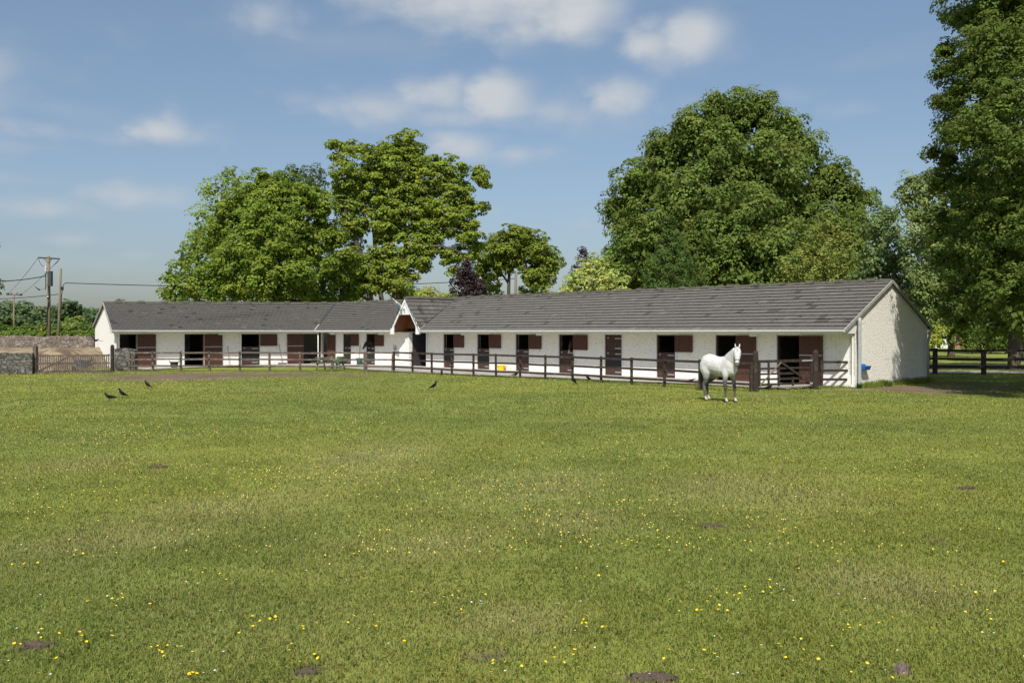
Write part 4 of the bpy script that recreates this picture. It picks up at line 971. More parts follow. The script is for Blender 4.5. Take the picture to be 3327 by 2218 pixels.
tree('purple_plum_tree', 'small sparse dark purple tree poking up behind the golden tree', [
    (1893, 815, 12), (1900, 830, 12), (1885, 845, 13), (1905, 850, 14), (1870, 870, 10), (1865, 890, 9), (1890, 890, 20)],
     Y=66, trunk=(1900, .08), sub_r=.28, leaf=.15, per_sub=16, col=(.028, .018, .026), seed=10, cover=1.1, inner=.2)
tree('golden_maple_tree', 'small pale golden-yellow tree showing over the roof in front of the dark dome tree', [
    (1930, 850, 24), (1905, 865, 26), (1945, 880, 32), (1900, 900, 34), (1870, 915, 32), (1960, 915, 38), (1920, 935, 40), (1850, 945, 34), (2000, 935, 30), (1985, 900, 24), (2020, 950, 26), (1885, 950, 40), (1940, 960, 40), (2030, 910, 12)],
     Y=58, trunk=(1930, .12), sub_r=.38, leaf=.18, per_sub=26, col=(.165, .185, .075), seed=11, cover=1.3, flat=.5, inner=.3, colvar=.12)
tree('golden_shrub', 'small rounded golden-green shrub top showing over the middle roof', [
    (1390, 945, 14), (1375, 962, 22), (1410, 960, 22), (1395, 970, 26), (1430, 975, 14), (1360, 978, 14)],
     Y=80, trunk=(1395, .08), sub_r=.35, leaf=.18, per_sub=22, col=(.14, .15, .05), seed=12, cat='shrub', cover=1.2)
tree('yew_tree', 'dark fine-leaved upright tree in front of the lower left of the dome tree', [
    (2170, 720, 22), (2180, 760, 34), (2165, 800, 40), (2205, 810, 36), (2150, 850, 46), (2210, 860, 52), (2180, 900, 60), (2240, 905, 46), (2120, 900, 30), (2140, 930, 46), (2270, 935, 40), (2220, 940, 50)],
     Y=64, trunk=(2185, .2), sub_r=.36, leaf=.14, per_sub=28, col=(.038, .060, .020), seed=13, cover=1.3, inner=.5)
tree('laburnum_tree', 'thin yellowish-green tree with visible pale stems in front of the right of the dome tree', [
    (2680, 740, 26), (2650, 770, 34), (2720, 760, 36), (2760, 790, 30), (2610, 820, 34), (2690, 820, 44), (2750, 850, 36), (2560, 870, 30), (2630, 880, 46), (2710, 890, 46), (2780, 900, 30), (2580, 920, 40), (2660, 930, 46), (2740, 930, 40), (2790, 860, 20), (2530, 935, 24)],
     Y=62, trunk=(2680, .12), sub_r=.42, leaf=.2, per_sub=13, col=(.092, .104, .034), seed=14, cover=1.2, limbs=16, inner=.3, bark='bark', depth=1.5)
tree('birch_tree', 'slender blue-green birch just left of the high tree group by the near gable', [
    (2870, 690, 30), (2840, 730, 36), (2900, 750, 44), (2860, 800, 50), (2930, 820, 50), (2830, 850, 40), (2880, 880, 56), (2950, 900, 50), (2840, 930, 50), (2940, 970, 50), (2790, 900, 22), (2900, 700, 24)],
     Y=60, trunk=(2885, .12), sub_r=.45, leaf=.18, per_sub=30, col=(.070, .098, .052), seed=15, cover=1.4, limbs=8, inner=.6, fill=.3, bark='birchbark', droop=1.0)
tree('birch_tree', 'taller pale green birch with whitish stems behind the near gable', [
    (2960, 590, 26), (2930, 620, 22), (2990, 610, 34), (3010, 660, 50), (2960, 690, 42), (3050, 720, 60), (2980, 760, 50), (3030, 810, 60), (2990, 870, 50), (3060, 900, 60), (3000, 950, 50), (3060, 1000, 60), (3000, 1020, 40), (2960, 640, 24), (3040, 590, 40)],
     Y=56, trunk=(3010, .13), sub_r=.45, leaf=.18, per_sub=30, col=(.095, .120, .058), seed=16, cover=1.2, limbs=10, inner=.45, fill=.25, bark='birchbark', droop=1.0)
# the big near tree whose trunk stands right of the frame
near = []
for (x, y, r_, Y_) in [(3130, 70, 55, 36), (3180, 40, 60, 35), (3070, 165, 45, 36), (3120, 210, 50, 35), (3060, 235, 32, 36), (3060, 330, 34, 36), (3110, 310, 50, 35), (3190, 240, 90, 34), (3200, 120, 80, 34), (3110, 430, 60, 36), (3080, 520, 45, 37), (3030, 500, 24, 37),
                      (3060, 590, 40, 37), (3130, 580, 70, 35), (3210, 420, 100, 33), (3290, 300, 100, 33), (3290, 150, 110, 34), (3180, 700, 85, 35), (3120, 760, 60, 37), (3240, 620, 100, 33), (3330, 520, 110, 32), (3330, 720, 110, 32), (3230, 830, 85, 34), (3150, 900, 60, 36),
                      (3100, 960, 45, 37), (3180, 990, 55, 35), (3280, 950, 90, 32), (3230, 1060, 45, 33), (3330, 1050, 60, 31), (3120, 1040, 34, 37), (3070, 1010, 26, 38), (3360, 900, 90, 31), (3290, 20, 100, 35), (3360, -60, 130, 35), (3250, -90, 100, 36), (3160, -110, 70, 34), (3240, -140, 90, 34), (3330, -150, 100, 34), (3120, -60, 50, 35)]:
    Y_ = 40 if (520 < y < 920 and x < 3300 and (x, y) not in ((3230, 830), (3180, 700))) else Y_
    p = P3(x, y, Y_); rr = r_ * Y_ / F * (.80 if 36 <= Y_ < 40 else 1); near.append((p.x, p.y, p.z, rr, rr, rr * .85))
for (x, y, z, r_) in ((19.5, 31, 6, 1.8), (21.5, 29.5, 5, 2.0), (23.5, 28.5, 5, 2.2), (20.5, 31.5, 9, 2.1), (22.5, 29.5, 9, 2.3), (18.9, 33.5, 8.5, 1.7), (19.0, 34.2, 11, 1.8), (18.6, 35.5, 5.5, 1.5), (20.5, 34, 4.5, 1.7), (23, 31, 3.8, 1.7), (19.6, 33.3, 4.0, 1.4), (21.5, 30.6, 3.4, 1.6), (24.5, 28.2, 3.6, 2.0), (18.2, 34.6, 10, 1.3), (18.5, 34.2, 7.2, 1.2), (17.5, 36.6, 8.5, .55), (17.7, 37.0, 6.6, .5), (18.1, 36.2, 10.4, 1.0), (18.7, 37.9, 5.4, .5), (18.4, 36.4, 7.6, .6), (17.9, 37.4, 5.4, .42), (18.9, 37.3, 8.6, .6), (18.3, 37.8, 7.2, .4), (21.5, 36, 6, 2.2), (23, 38, 8, 2.6), (21, 38, 12, 2.4), (27, 33, 5, 2.6), (28, 37, 8, 3), (25.5, 28, 7, 2.4), (26, 29, 11, 2.5)):
    near.append((x, y, z, r_, r_, r_ * .85))
for i in range(56):
    a = rnd.uniform(0, 6.28); rad = rnd.uniform(1.5, 7.0); z = rnd.uniform(4.2, 17); near.append((25.5 + math.cos(a) * rad * .95, 35.5 + math.sin(a) * rad * .9, z, 2.1, 2.1, 1.7))
tree('lime_tree', 'very large leafy tree filling the right edge of the picture', near, px=False, trunk=(24.5, .55, 34.5), sub_r=.42, leaf=.125, per_sub=50, col=(.052, .070, .020), seed=17, cover=1.2, flat=.55, limbs=22, inner=.35, droop=.4)
# woodland right of the gable
for i, (nm, lab, lobes, Y_, tr, c) in enumerate([
    ('oak_tree', 'dark broad tree under the big right-hand tree, just right of the gable', [(3080, 1000, 70), (3050, 930, 60), (3120, 930, 70), (3040, 1050, 40), (3100, 1070, 50), (3010, 1080, 34), (3150, 1040, 60)], 84, (3090, .3), (.045, .065, .018)),
    ('oak_tree', 'dark tree with a thick trunk at the far right behind the fence', [(3250, 950, 90), (3330, 930, 90), (3200, 1020, 60), (3300, 1040, 70), (3370, 1040, 60), (3240, 1080, 40), (3400, 950, 80)], 72, (3307, .42), (.045, .065, .018)),
    ('oak_tree', 'shaded tree between the two fence posts far behind the lawn', [(3180, 1000, 60), (3150, 1060, 50), (3220, 1040, 60), (3190, 940, 60), (3230, 1095, 36)], 100, (3180, .3), (.045, .065, .018))]):
    tree(nm, lab, lobes, Y=Y_, trunk=tr, sub_r=.8, leaf=.36, per_sub=24, col=c, seed=30 + i, cover=1.3, inner=.5)
for i, (lab, lobes, Y_, c) in enumerate([
    ('yellow-green bush beside the gable at the edge of the drive', [(3020, 1100, 30), (3040, 1070, 26), (3045, 1110, 22), (3015, 1125, 22)], 70, (.13, .15, .035)),
    ('dark hedge of shrubs behind the lawn at the far right', [(3160, 1110, 30), (3200, 1105, 34), (3240, 1110, 34), (3280, 1115, 36), (3330, 1118, 40), (3380, 1115, 40), (3260, 1090, 34), (3140, 1120, 16)], 96, (.042, .062, .018))]):
    tree('shrub' if i == 0 else 'hedge', lab, lobes, Y=Y_, trunk=(lobes[0][0], .05), sub_r=.5, leaf=.24, per_sub=26, col=c, seed=40 + i, cat='shrub' if i == 0 else 'hedge', cover=1.3, inner=.6)
tree('added_shade_tree', 'dark tree added to shade the lawn, behind the right edge tree beyond the fence', [(31 + math.cos(i * 2.4) * (1.5 + .35 * (i % 9)), 56 + math.sin(i * 2.4) * (1.5 + .3 * (i % 8)), 4.5 + (i * .53) % 9, 2.0, 2.0, 1.6) for i in range(26)], px=False, trunk=(31.5, .35, 56), sub_r=.7, leaf=.3, per_sub=24, col=(.042, .060, .018), seed=36, cover=1.2, inner=.5)  # tree added to throw shade across the lawn
# edge of a tree at the left border
tree('elm_tree', 'sliver of a dark tree cut off by the left edge of the picture', [(a_ - 16, b_, c_) for a_, b_, c_ in [(-30, 930, 34), (-25, 970, 30), (-60, 860, 50), (-70, 950, 60), (-20, 905, 16), (-50, 790, 40), (-60, 1000, 50), (-15, 795, 14)]], Y=70, trunk=(-80, .3), sub_r=.5, leaf=.24, per_sub=20, col=(.05, .072, .022), seed=50, cover=1.2)
# far treeline on the left
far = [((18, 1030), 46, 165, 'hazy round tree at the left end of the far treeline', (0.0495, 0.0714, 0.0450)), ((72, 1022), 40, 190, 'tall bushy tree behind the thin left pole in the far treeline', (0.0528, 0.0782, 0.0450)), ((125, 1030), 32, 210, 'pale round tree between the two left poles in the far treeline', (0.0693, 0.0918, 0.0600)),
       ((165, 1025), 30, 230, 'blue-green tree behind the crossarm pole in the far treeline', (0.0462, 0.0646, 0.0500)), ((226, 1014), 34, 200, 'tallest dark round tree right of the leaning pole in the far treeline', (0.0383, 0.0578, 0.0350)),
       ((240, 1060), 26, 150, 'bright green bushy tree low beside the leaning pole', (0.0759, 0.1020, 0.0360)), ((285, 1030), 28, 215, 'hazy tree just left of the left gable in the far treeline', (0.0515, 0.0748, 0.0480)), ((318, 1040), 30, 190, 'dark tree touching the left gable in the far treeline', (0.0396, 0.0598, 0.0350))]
for i, ((x, y), r_, Y_, lab, c) in enumerate(far):
    lo = [(x, y, r_), (x - r_ * .7, y + r_ * .5, r_ * .7), (x + r_ * .7, y + r_ * .5, r_ * .7), (x, y + r_ * .9, r_ * .9), (x + r_ * .3, y - r_ * .4, r_ * .55), (x - r_ * .35, y - r_ * .25, r_ * .6), (x + r_, y + r_ * 1.1, r_ * .6), (x - r_, y + r_ * 1.1, r_ * .6)]
    tree('distant_tree', lab, lo, Y=Y_, trunk=(x, .3), sub_r=1.1, leaf=.75, per_sub=20, col=c, seed=60 + i, cover=1.2, inner=.6, limbs=2, group='trees of the far treeline')
hd = [(x, 1078 + rnd.uniform(-6, 4), rnd.uniform(9, 19)) for x in range(-40, 330, 10)]
tree('hedgerow', 'long dark green hedge just over the far stone wall', hd, Y=112, trunk=(150, .1), sub_r=.6, leaf=.35, per_sub=22, col=(.050, .075, .022), seed=70, cat='hedge', cover=1.2, inner=.8, limbs=0)
tree('bramble_hedge', 'low leafy bramble strip along the top of the back stone wall', [(x, 1088 + rnd.uniform(-4, 4), 9) for x in range(-30, 330, 9)], Y=84, trunk=(150, .05), sub_r=.3, leaf=.2, per_sub=22, col=(.06, .09, .022), seed=71, cat='hedge', cover=1.3, inner=.8, limbs=0)
for i, (x0, x1, y, r_, Y_, lab) in enumerate([(1050, 1180, 978, 13, 130, 'low far hedge seen under the sycamore gap above the roof'), (1285, 1380, 962, 20, 110, 'dark bushy tree low on the right of the sycamore'), (1440, 1500, 972, 13, 105, 'pale green bush left of the purple tree'), (1760, 1860, 970, 16, 115, 'dark bush low between the small round tree and the golden tree'), (1960, 2040, 820, 16, 74, 'light green sapling behind the golden tree')]):
    lo = [(x, y + rnd.uniform(-.4, .4) * r_, r_ * rnd.uniform(.7, 1.2)) for x in np.arange(x0, x1, r_ * .9)] + [(x, y + r_ * 1.2, r_) for x in np.arange(x0, x1, r_ * .9)]
    if i == 4: lo = [(1975, 850, 22), (1955, 870, 22), (1990, 880, 30), (1960, 900, 30), (2000, 830, 24), (1990, 930, 40)]
    tree('bush' if i else 'hedge', lab, lo, Y=Y_, trunk=((x0 + x1) / 2, .12), sub_r=.55, leaf=.3, per_sub=22, col=(.075, .11, .03) if i != 2 else (.11, .15, .05), seed=80 + i, cat='bush' if i else 'hedge', cover=1.2, inner=.6, limbs=2)

# distant yellow field
mb = MB(); mb.poly([Vector((-95, 130, .02)), Vector((-48, 130, .02)), Vector((-60, 150, .02)), Vector((-110, 150, .02))]); f_ = mb.build('field', mat('yellow_field', (.32, .27, .06), .9, .4, .2)); tag(f_, 'strip of yellow crop beyond the wall', None, None, 'structure')

# ------------------------------------------------------------------ fences, gates, walls
def post_mesh(mb, p, h, w=.115, tilt=(0, 0), rounded=False):
    p = Vector(p); t = p + Vector((tilt[0], tilt[1], h))
    if rounded: mb.tube([p - Vector((0, 0, .1)), p + (t - p) * .9, p + (t - p) * .97, t], [w * .6, w * .6, w * .5, w * .2], 8)
    else: mb.bar(p - Vector((0, 0, .1)), t, w, w, up=(0, 1, 0))
def fence(name, label, posts, h, rails_z, m, back=.08, w=.115, rail_h=.10, skip_last=False, cat='fence'):
    o = empty(name, posts[0]); tag(o, label, cat)
    r_ = random.Random(len(posts))
    for k, p in enumerate(posts):
        mb = MB(); post_mesh(mb, p, h + r_.uniform(-.02, .03), w, (r_.uniform(-.02, .02), r_.uniform(-.02, .02))); q = mb.build('post', m, o, loc=posts[0]); q.location = (0, 0, 0)
    for k in range(len(posts) - 1):
        a, b = Vector(posts[k]), Vector(posts[k + 1]); d = (b - a).normalized(); s = Vector((d.y, -d.x, 0))
        if s.y > 0: s = -s                      # rails on the field side
        for z in rails_z:
            mb = MB(); j0, j1 = r_.uniform(-.015, .015), r_.uniform(-.015, .015)
            mb.bar(a - d * .03 + s * back + Vector((0, 0, z + j0)), b + d * .03 + s * back + Vector((0, 0, z + j1)), .04, rail_h); q = mb.build('rail', m, o, loc=posts[0]); q.location = (0, 0, 0)
    return o
FP = [(421.6, 1204), (497, 1204), (588, 1204), (681, 1204), (779, 1204), (876, 1204), (974.5, 1206), (1078.6, 1205.5), (1184.4, 1206)]
FP2 = [(1184.4, 1206), (1280, 1206.5), (1340.6, 1209.5), (1403, 1213), (1468, 1216.8), (1538.5, 1220), (1611.7, 1223), (1689.5, 1226.5), (1771.4, 1231), (1860, 1235), (1953, 1241), (2052, 1247.5), (2159, 1254), (2273.6, 1262)]
fence('post_and_rail_fence', 'long grey-brown three-rail fence before the left wing and middle doors', [G(*p) for p in FP], 1.17, (.30, .70, 1.10), M['fence_grey'])
fence('post_and_rail_fence', 'long dark brown three-rail fence running past the right wing to behind the grey horse', [G(*p) for p in FP2[1:]], 1.20, (.28, .71, 1.13), M['fence'])
fence('rail_panel', 'short fence panel linking the grey and dark brown fences', [G(1190, 1206), G(1275, 1206.5)], 1.05, (.29, .70, 1.12), M['fence_grey'], cat='fence panel')
fence('rail_panel', 'fence panel behind the grey horse, ending at the gateway post', [G(2285, 1262.5), G(2440, 1270)], 1.17, (.28, .71, 1.13), M['fence'], cat='fence panel')
fence('rail_panel', 'short brown fence panel from gate post to the stable corner', [G(2668, 1257), G(2753, 1256.5)], 1.13, (.33, .71, 1.08), M['fence'], cat='fence panel')
def single_post(name, label, px, py, h, w, m, rounded=True, cat='post'):
    p = G(px, py); mb = MB()
    if rounded:
        mb.tube([(0, 0, -.1), (0, 0, h * .86), (0, 0, h * .94), (0, 0, h * .985), (0, 0, h)], [w * .50, w * .48, w * .46, w * .33, w * .12], 10)
    else: mb.box(-w / 2, w / 2, -w / 2, w / 2, -.1, h)
    o = mb.build(name, m, None, smooth=False); o.location = p; tag(o, label, cat); return o
single_post('gate_post', 'stout brown post on the left of the field gate', 2455, 1270, 1.62, .23, M['fence'])
single_post('gate_post', 'tall round-topped brown post on the right of the field gate', 2650, 1261, 1.62, .25, M['fence'])
# field gate
A, B = G(2466, 1266), G(2636, 1261)
gt = empty('field_gate', A); tag(gt, 'five-barred brown wooden field gate closed across the yard entrance', 'gate')
d = (B - A); gl = d.length; d.normalize(); side = Vector((d.y, -d.x, 0))
if side.y > 0: side = -side
def gpart(nm, mb, m): q = mb.build(nm, m, gt, loc=A); q.location = (0, 0, 0); return q
for i, z in enumerate((.20, .42, .64, .86, 1.16)):
    mb = MB(); mb.bar(A + Vector((0, 0, z)), B + Vector((0, 0, z + .02)), .035, .11 if z > 1 else .08); gpart('rail', mb, M['fence'])
for t, zt in ((.0, 1.22), (.17, 1.14), (.36, 1.14), (.63, .5), (1.0, 1.36)):
    mb = MB(); p = A.lerp(B, t) + side * .035; mb.bar(p + Vector((0, 0, .13)), p + Vector((0, 0, zt)), .09 if t < 1 else .14, .04, up=side); gpart('stile' if t in (0., 1.) else 'upright', mb, M['fence'])
mb = MB(); mb.bar(A + side * .06 + Vector((0, 0, .18)), A.lerp(B, .40) + side * .06 + Vector((0, 0, 1.12)), .05, .04, up=side); gpart('brace', mb, M['pole'])
mb = MB(); mb.bar(A.lerp(B, .98) + side * .06 + Vector((0, 0, .2)), A.lerp(B, .42) + side * .05 + Vector((0, 0, 1.1)), .08, .03, up=side); gpart('brace', mb, M['fence'])
mb = MB(); mb.bar(A.lerp(B, .80) + side * .06 + Vector((0, 0, 1.17)), B + side * .06 + Vector((0, 0, 1.18)), .03, .06); gpart('hinge', mb, M['steel'])
mb = MB(); mb.bar(A.lerp(B, .95) + side * .06 + Vector((0, 0, .22)), B + side * .08 + Vector((0, 0, .22)), .03, .07); gpart('hinge', mb, M['steel'])
# right-hand dark fence
fence('post_and_rail_fence', 'dark three-rail fence in shade to the right of the gable', [Vector((23.2, 50.6, 0)), G(3038, 1213.5), G(3196, 1216.5), Vector((31.5, 49.2, 0)), Vector((36, 48.9, 0))], 1.42, (.42, .86, 1.33), M['fence'], w=.2, rail_h=.14)

# left stone walls
def stone_wall(name, label, pts, h, t, m, cat='wall', seed=1):
    r_ = random.Random(seed); mb = MB()
    for a, b in zip(pts[:-1], pts[1:]):
        a = Vector(a); b = Vector(b); d = b - a; L = d.length; d.normalize(); n = Vector((-d.y, d.x, 0)); k = max(2, int(L / .35)); hs = [h + r_.uniform(-.05, .05) for _ in range(k + 1)]
        for i in range(k):
            p, q = a + d * L * i / k, a + d * L * (i + 1) / k; z = Vector((0, 0, 1))
            mb.solid([p - n * t / 2, q - n * t / 2, q + n * t / 2, p + n * t / 2], [p - n * t * .42 + z * hs[i], q - n * t * .42 + z * hs[i + 1], q + n * t * .42 + z * hs[i + 1], p + n * t * .42 + z * hs[i]])
    o = mb.build(name, m); tag(o, label, cat); return o
stone_wall('stone_wall', 'grey rubble stone wall at the left edge beside the picket gate', [G(-260, 1217), G(108, 1213)], 1.17, .45, M['stone'], seed=3)
mb = MB(); a, b = G(372, 1203), G(438, 1202); d = (b - a); w_ = Vector((0, .45, 0)); ks = [(0, 1.32), (.15, 1.36), (.4, 1.38), (.8, 1.30), (1.0, 1.22)]
for (t0, h0), (t1, h1) in zip(ks[:-1], ks[1:]):
    p, q = a + d * t0, a + d * t1; mb.solid([p, q, q + w_, p + w_], [p + Vector((0, 0, h0)), q + Vector((0, 0, h1)), q + w_ + Vector((0, 0, h1)), p + w_ + Vector((0, 0, h0))])
o = mb.build('stone_wall_pier', M['stone']); tag(o, 'short rounded rubble stone pier between the picket gate and the first stable door', 'wall')
stone_wall('stone_wall', 'long higher brown stone wall behind the manure heap', [Vector((-50, 68, 0)), Vector((-30.4, 65.2, 0))], 2.06, .5, M['stone_far'], seed=5)
single_post('gate_post', 'grey square post on the left of the picket gate', 115, 1212.5, 1.55, .2, M['fence_grey'], False)
single_post('gate_post', 'dark round-topped post between picket gate and stone pier', 365, 1206, 1.60, .24, M['fence'])
# picket gate
A, B = G(122, 1212.5), G(357, 1209.5); pk = empty('picket_gate', A); tag(pk, 'wide weathered grey picket gate before the straw heap', 'gate')
d = B - A; L = d.length; d.normalize(); side = Vector((d.y, -d.x, 0))
if side.y > 0: side = -side
npk = 33; r_ = random.Random(4)
for i in range(npk):
    t = (i + .5) / npk; p = A + d * L * t + side * .04; z0 = -.06 + .12 * t * 0 + (.10 if t < .16 else 0) - .12 * math.sin(math.pi * t); h = 1.15 + r_.uniform(-.02, .02); mb = MB(); w_ = .034
    pr = [(-w_, z0), (w_, z0), (w_, z0 + h - .04), (0, z0 + h), (-w_, z0 + h - .04)]
    mb.solid([p + d * a_ + Vector((0, 0, z)) for a_, z in pr], [p + d * a_ + side * .025 + Vector((0, 0, z)) for a_, z in pr]); q = mb.build('picket', M['fence_grey'], pk, loc=A); q.location = (0, 0, 0)
for z in (.08, .55, 1.0):
    mb = MB(); mb.bar(A + Vector((0, 0, z)), B + Vector((0, 0, z - .0)), .04, .09); q = mb.build('rail', M['fence_grey'], pk, loc=A); q.location = (0, 0, 0)
mb = MB(); mb.bar(A + Vector((0, 0, .1)) , A.lerp(B, .48) + Vector((0, 0, 1.02)), .03, .08); q = mb.build('brace', M['fence_grey'], pk, loc=A); q.location = (0, 0, 0)
# straw and manure heap
n = 60; hx = np.linspace(-44, -27.2, n); hy_ = np.linspace(54.5, 63.8, 34); HX, HYY = np.meshgrid(hx, hy_); f1 = HX.ravel(); f2 = HYY.ravel()
hh = 1.22 * np.clip(np.minimum((f2 - 54.5) / 2.2, (64 - f2) / 1.6), 0, 1) ** .7 * np.clip((-27.2 - f1) / 1.6, 0, 1) ** .7 * (.84 + .3 * fbm(f1, f2, 3, 91)) + .06 * vnoise(f1, f2, .5, 93)
ci = np.arange(len(f1)).reshape(34, n); qd = np.stack([ci[:-1, :-1].ravel(), ci[:-1, 1:].ravel(), ci[1:, 1:].ravel(), ci[1:, :-1].ravel()], 1)
me = np_mesh('straw_heap', np.stack([f1, f2, hh - .02], 1), qd, 4, np.array([.4, .3, .2]), M['heap']); o = link(bpy.data.objects.new('straw_heap', me)); tag(o, 'wide heap of golden straw and brown manure behind the picket gate', 'straw heap', None, 'thing')

# poles and wires
def pole(name, label, base, top, r0, r1):
    o = empty(name, base); tag(o, label, 'utility pole'); mb = MB(); mb.tube([Vector((0, 0, -.3)), Vector(top) - Vector(base)], [r0, r1], 10); mb.build('shaft', M['pole'], o, smooth=True); return o
def rel(o, mb, nm, m, smooth=False): q = mb.build(nm, m, None, smooth=smooth); q.parent = o; q.matrix_parent_inverse = Matrix.Translation(-o.location); return q
Y1 = 76; b1 = Vector(((160 - CX) * Y1 / F, Y1, 0)); t1 = P3(157.5, 832, Y1); p1 = pole('utility_pole', 'thick wooden power pole with a steel crossarm left of the left gable', b1, t1, .17, .13)
ca, cb = P3(124, 837, Y1 - .3), P3(194, 841, Y1 + .2)
mb = MB(); mb.bar(ca, cb, .10, .12); mb.bar(t1 + Vector((-.3, -.1, -.25)), t1 + Vector((.0, -.1, -.6)), .04, .04); mb.bar(t1 + Vector((.35, -.1, -.25)), t1 + Vector((.05, -.1, -.6)), .04, .04); rel(p1, mb, 'crossarm', M['metal_dark'])
mb = MB(); c = P3(167, 905, Y1); mb.box(c.x - .14, c.x + .14, c.y - .3, c.y - .02, c.z - .65, c.z + .62); rel(p1, mb, 'fuse_box', M['metal_dark'])
for (x, y) in ((152, 875), (152, 880)):
    mb = MB(); c = P3(x, y, Y1); mb.tube([c + Vector((0, -.2, 0)), c + Vector((0, -.2, .25))], .06, 8); rel(p1, mb, 'insulator', M['white'])
for pts in ([(152, 882), (148, 892), (149, 925), (147, 941)], [(158, 900), (157, 930), (161, 960), (153, 1010), (152, 1060)], [(163, 890), (156, 925), (159, 960)]):
    mb = MB(); mb.tube([P3(x, y, Y1 - .22) for x, y in pts], .035, 6); rel(p1, mb, 'cable', M['cable'])
mb = MB(); c = P3(154, 963, Y1 - .2); mb.box(c.x - .08, c.x + .08, c.y - .03, c.y, c.z - .08, c.z + .08); rel(p1, mb, 'number_plate', M['white'])
mb = MB(); mb.tube([Vector((b1.x - .55, b1.y - .3, 0)), Vector((b1.x - .5, b1.y - .3, 2.9))], .06, 8); rel(p1, mb, 'stay_guard', M['yellow'])
Y2 = 74; b2 = Vector(((186 - CX) * Y2 / F, Y2, 0)); t2 = P3(198, 873, Y2); p2 = pole('utility_pole', 'thinner bare wooden pole leaning right beside the crossarm pole', b2, t2, .12, .09)
mb = MB(); c = P3(202, 937, Y2 - .15); mb.box(c.x - .09, c.x + .1, c.y - .1, c.y + .05, c.z - .14, c.z + .14); rel(p2, mb, 'junction_box', M['cable'])
mb = MB(); mb.tube([P3(x, y, Y2 - .13) for x, y in ((203, 940), (200, 960), (199, 1000), (194, 1020))], .03, 6); rel(p2, mb, 'cable', M['cable'])
Y3 = 125; b3 = Vector(((45.5 - CX) * Y3 / F, Y3, 0)); t3 = P3(45, 954, Y3); p3 = pole('utility_pole', 'small far wooden pole with round insulators at the left', b3, t3, .13, .11)
ca3, cb3 = P3(24, 957, Y3), P3(69, 959, Y3); mb = MB(); mb.bar(ca3, cb3, .1, .12); rel(p3, mb, 'crossarm', M['metal_dark'])
for (x, y) in ((25, 955), (37, 953), (56, 953), (68, 957)):
    mb = MB(); c = P3(x, y, Y3); mb.tube([c + Vector((-.14, 0, 0)), c + Vector((.14, 0, 0))], [.16, .16] if x in (25, 68) else [.07, .07], 8); rel(p3, mb, 'insulator', M['metal_dark'])
mb = MB(); mb.tube([Vector((b3.x, b3.y - .2, 0)), Vector((b3.x, b3.y - .2, 2.2))], .16, 8); rel(p3, mb, 'stay_guard', M['yellow'])
Y4 = 92; b4 = Vector(((1672 - CX) * Y4 / F, Y4, 0)); p4 = pole('utility_pole', 'plain wooden pole rising over the right roof before the small rounded tree', b4, P3(1676, 890, Y4), .17, .14)
def wire(label, a, b, sag, r=.022, n=18):
    a, b = Vector(a), Vector(b); pts = [a.lerp(b, i / n) - Vector((0, 0, sag * 4 * (i / n) * (1 - i / n))) for i in range(n + 1)]; mb = MB(); mb.tube(pts, r, 5); o = mb.build('overhead_cable', M['cable']); tag(o, label, 'cable'); return o
wire('thick twisted cable from the left edge up to the crossarm pole', P3(-160, 897, 80), P3(150, 896, Y1 - .2), .45, .04)
wire('lower cable from the left edge to the leaning pole', P3(-120, 972, 90), P3(189, 956, Y2), .15, .03)
wire('long cable from the leaning pole over to the left-hand trees and the plain pole', P3(214, 919, Y2), P3(1672, 905, Y4), .55, .035)
wire('thin wire from the left end of the crossarm down to the far pole', ca, P3(25, 955, Y3), .2, .02)
wire('thin wire from the right end of the crossarm down to the far pole', cb, P3(68, 957, Y3), .2, .02)
mb = MB(); mb.tube([P3(203, 937, Y2 - .1), P3(206, 925, Y2), P3(214, 919, Y2)], .03, 6); rel(p2, mb, 'cable', M['cable'])
mb = MB(); mb.tube([ca, P3(128, 850, Y1), P3(135, 862, Y1), P3(150, 869, Y1 - .15)], .02, 5); rel(p1, mb, 'jumper_wire', M['cable']); mb = MB(); mb.tube([cb, P3(186, 852, Y1), P3(168, 868, Y1 - .15)], .02, 5); rel(p1, mb, 'jumper_wire', M['cable'])

# far houses behind the right-hand trees
def house(name, label, px0, px1, pyb, Y, h, m, roofm, win):
    x0, x1 = (px0 - CX) * Y / F, (px1 - CX) * Y / F; o = empty(name, ((x0 + x1) / 2, Y, 0)); tag(o, label, 'house'); w = (x1 - x0) / 2
    mb = MB(); mb.box(-w, w, 0, 7, 0, h); mb.build('wall', m, o)
    mb = MB(); mb.solid([(-w - .3, -.3, h), (w + .3, -.3, h), (w + .3, 7.3, h), (-w - .3, 7.3, h)], [(-w - .3, 3.4, h + 2.2), (w + .3, 3.4, h + 2.2), (w + .3, 3.6, h + 2.2), (-w - .3, 3.6, h + 2.2)]); mb.build('roof', roofm, o)
    for x in win:
        mb = MB(); mb.box(x - .4, x + .4, -.04, .02, .9, 2.0); mb.build('window', M['glass'], o)
house('farmhouse', 'white house glimpsed between leaves right of the gable', 3040, 3095, 1131, 128, 2.7, M['white'], M['slate'], (-.6, .7))
house('brick_cottage', 'reddish brick cottage glimpsed beside the white house', 3096, 3132, 1131, 128.6, 3.0, M['brick'], M['slate'], (.0,))

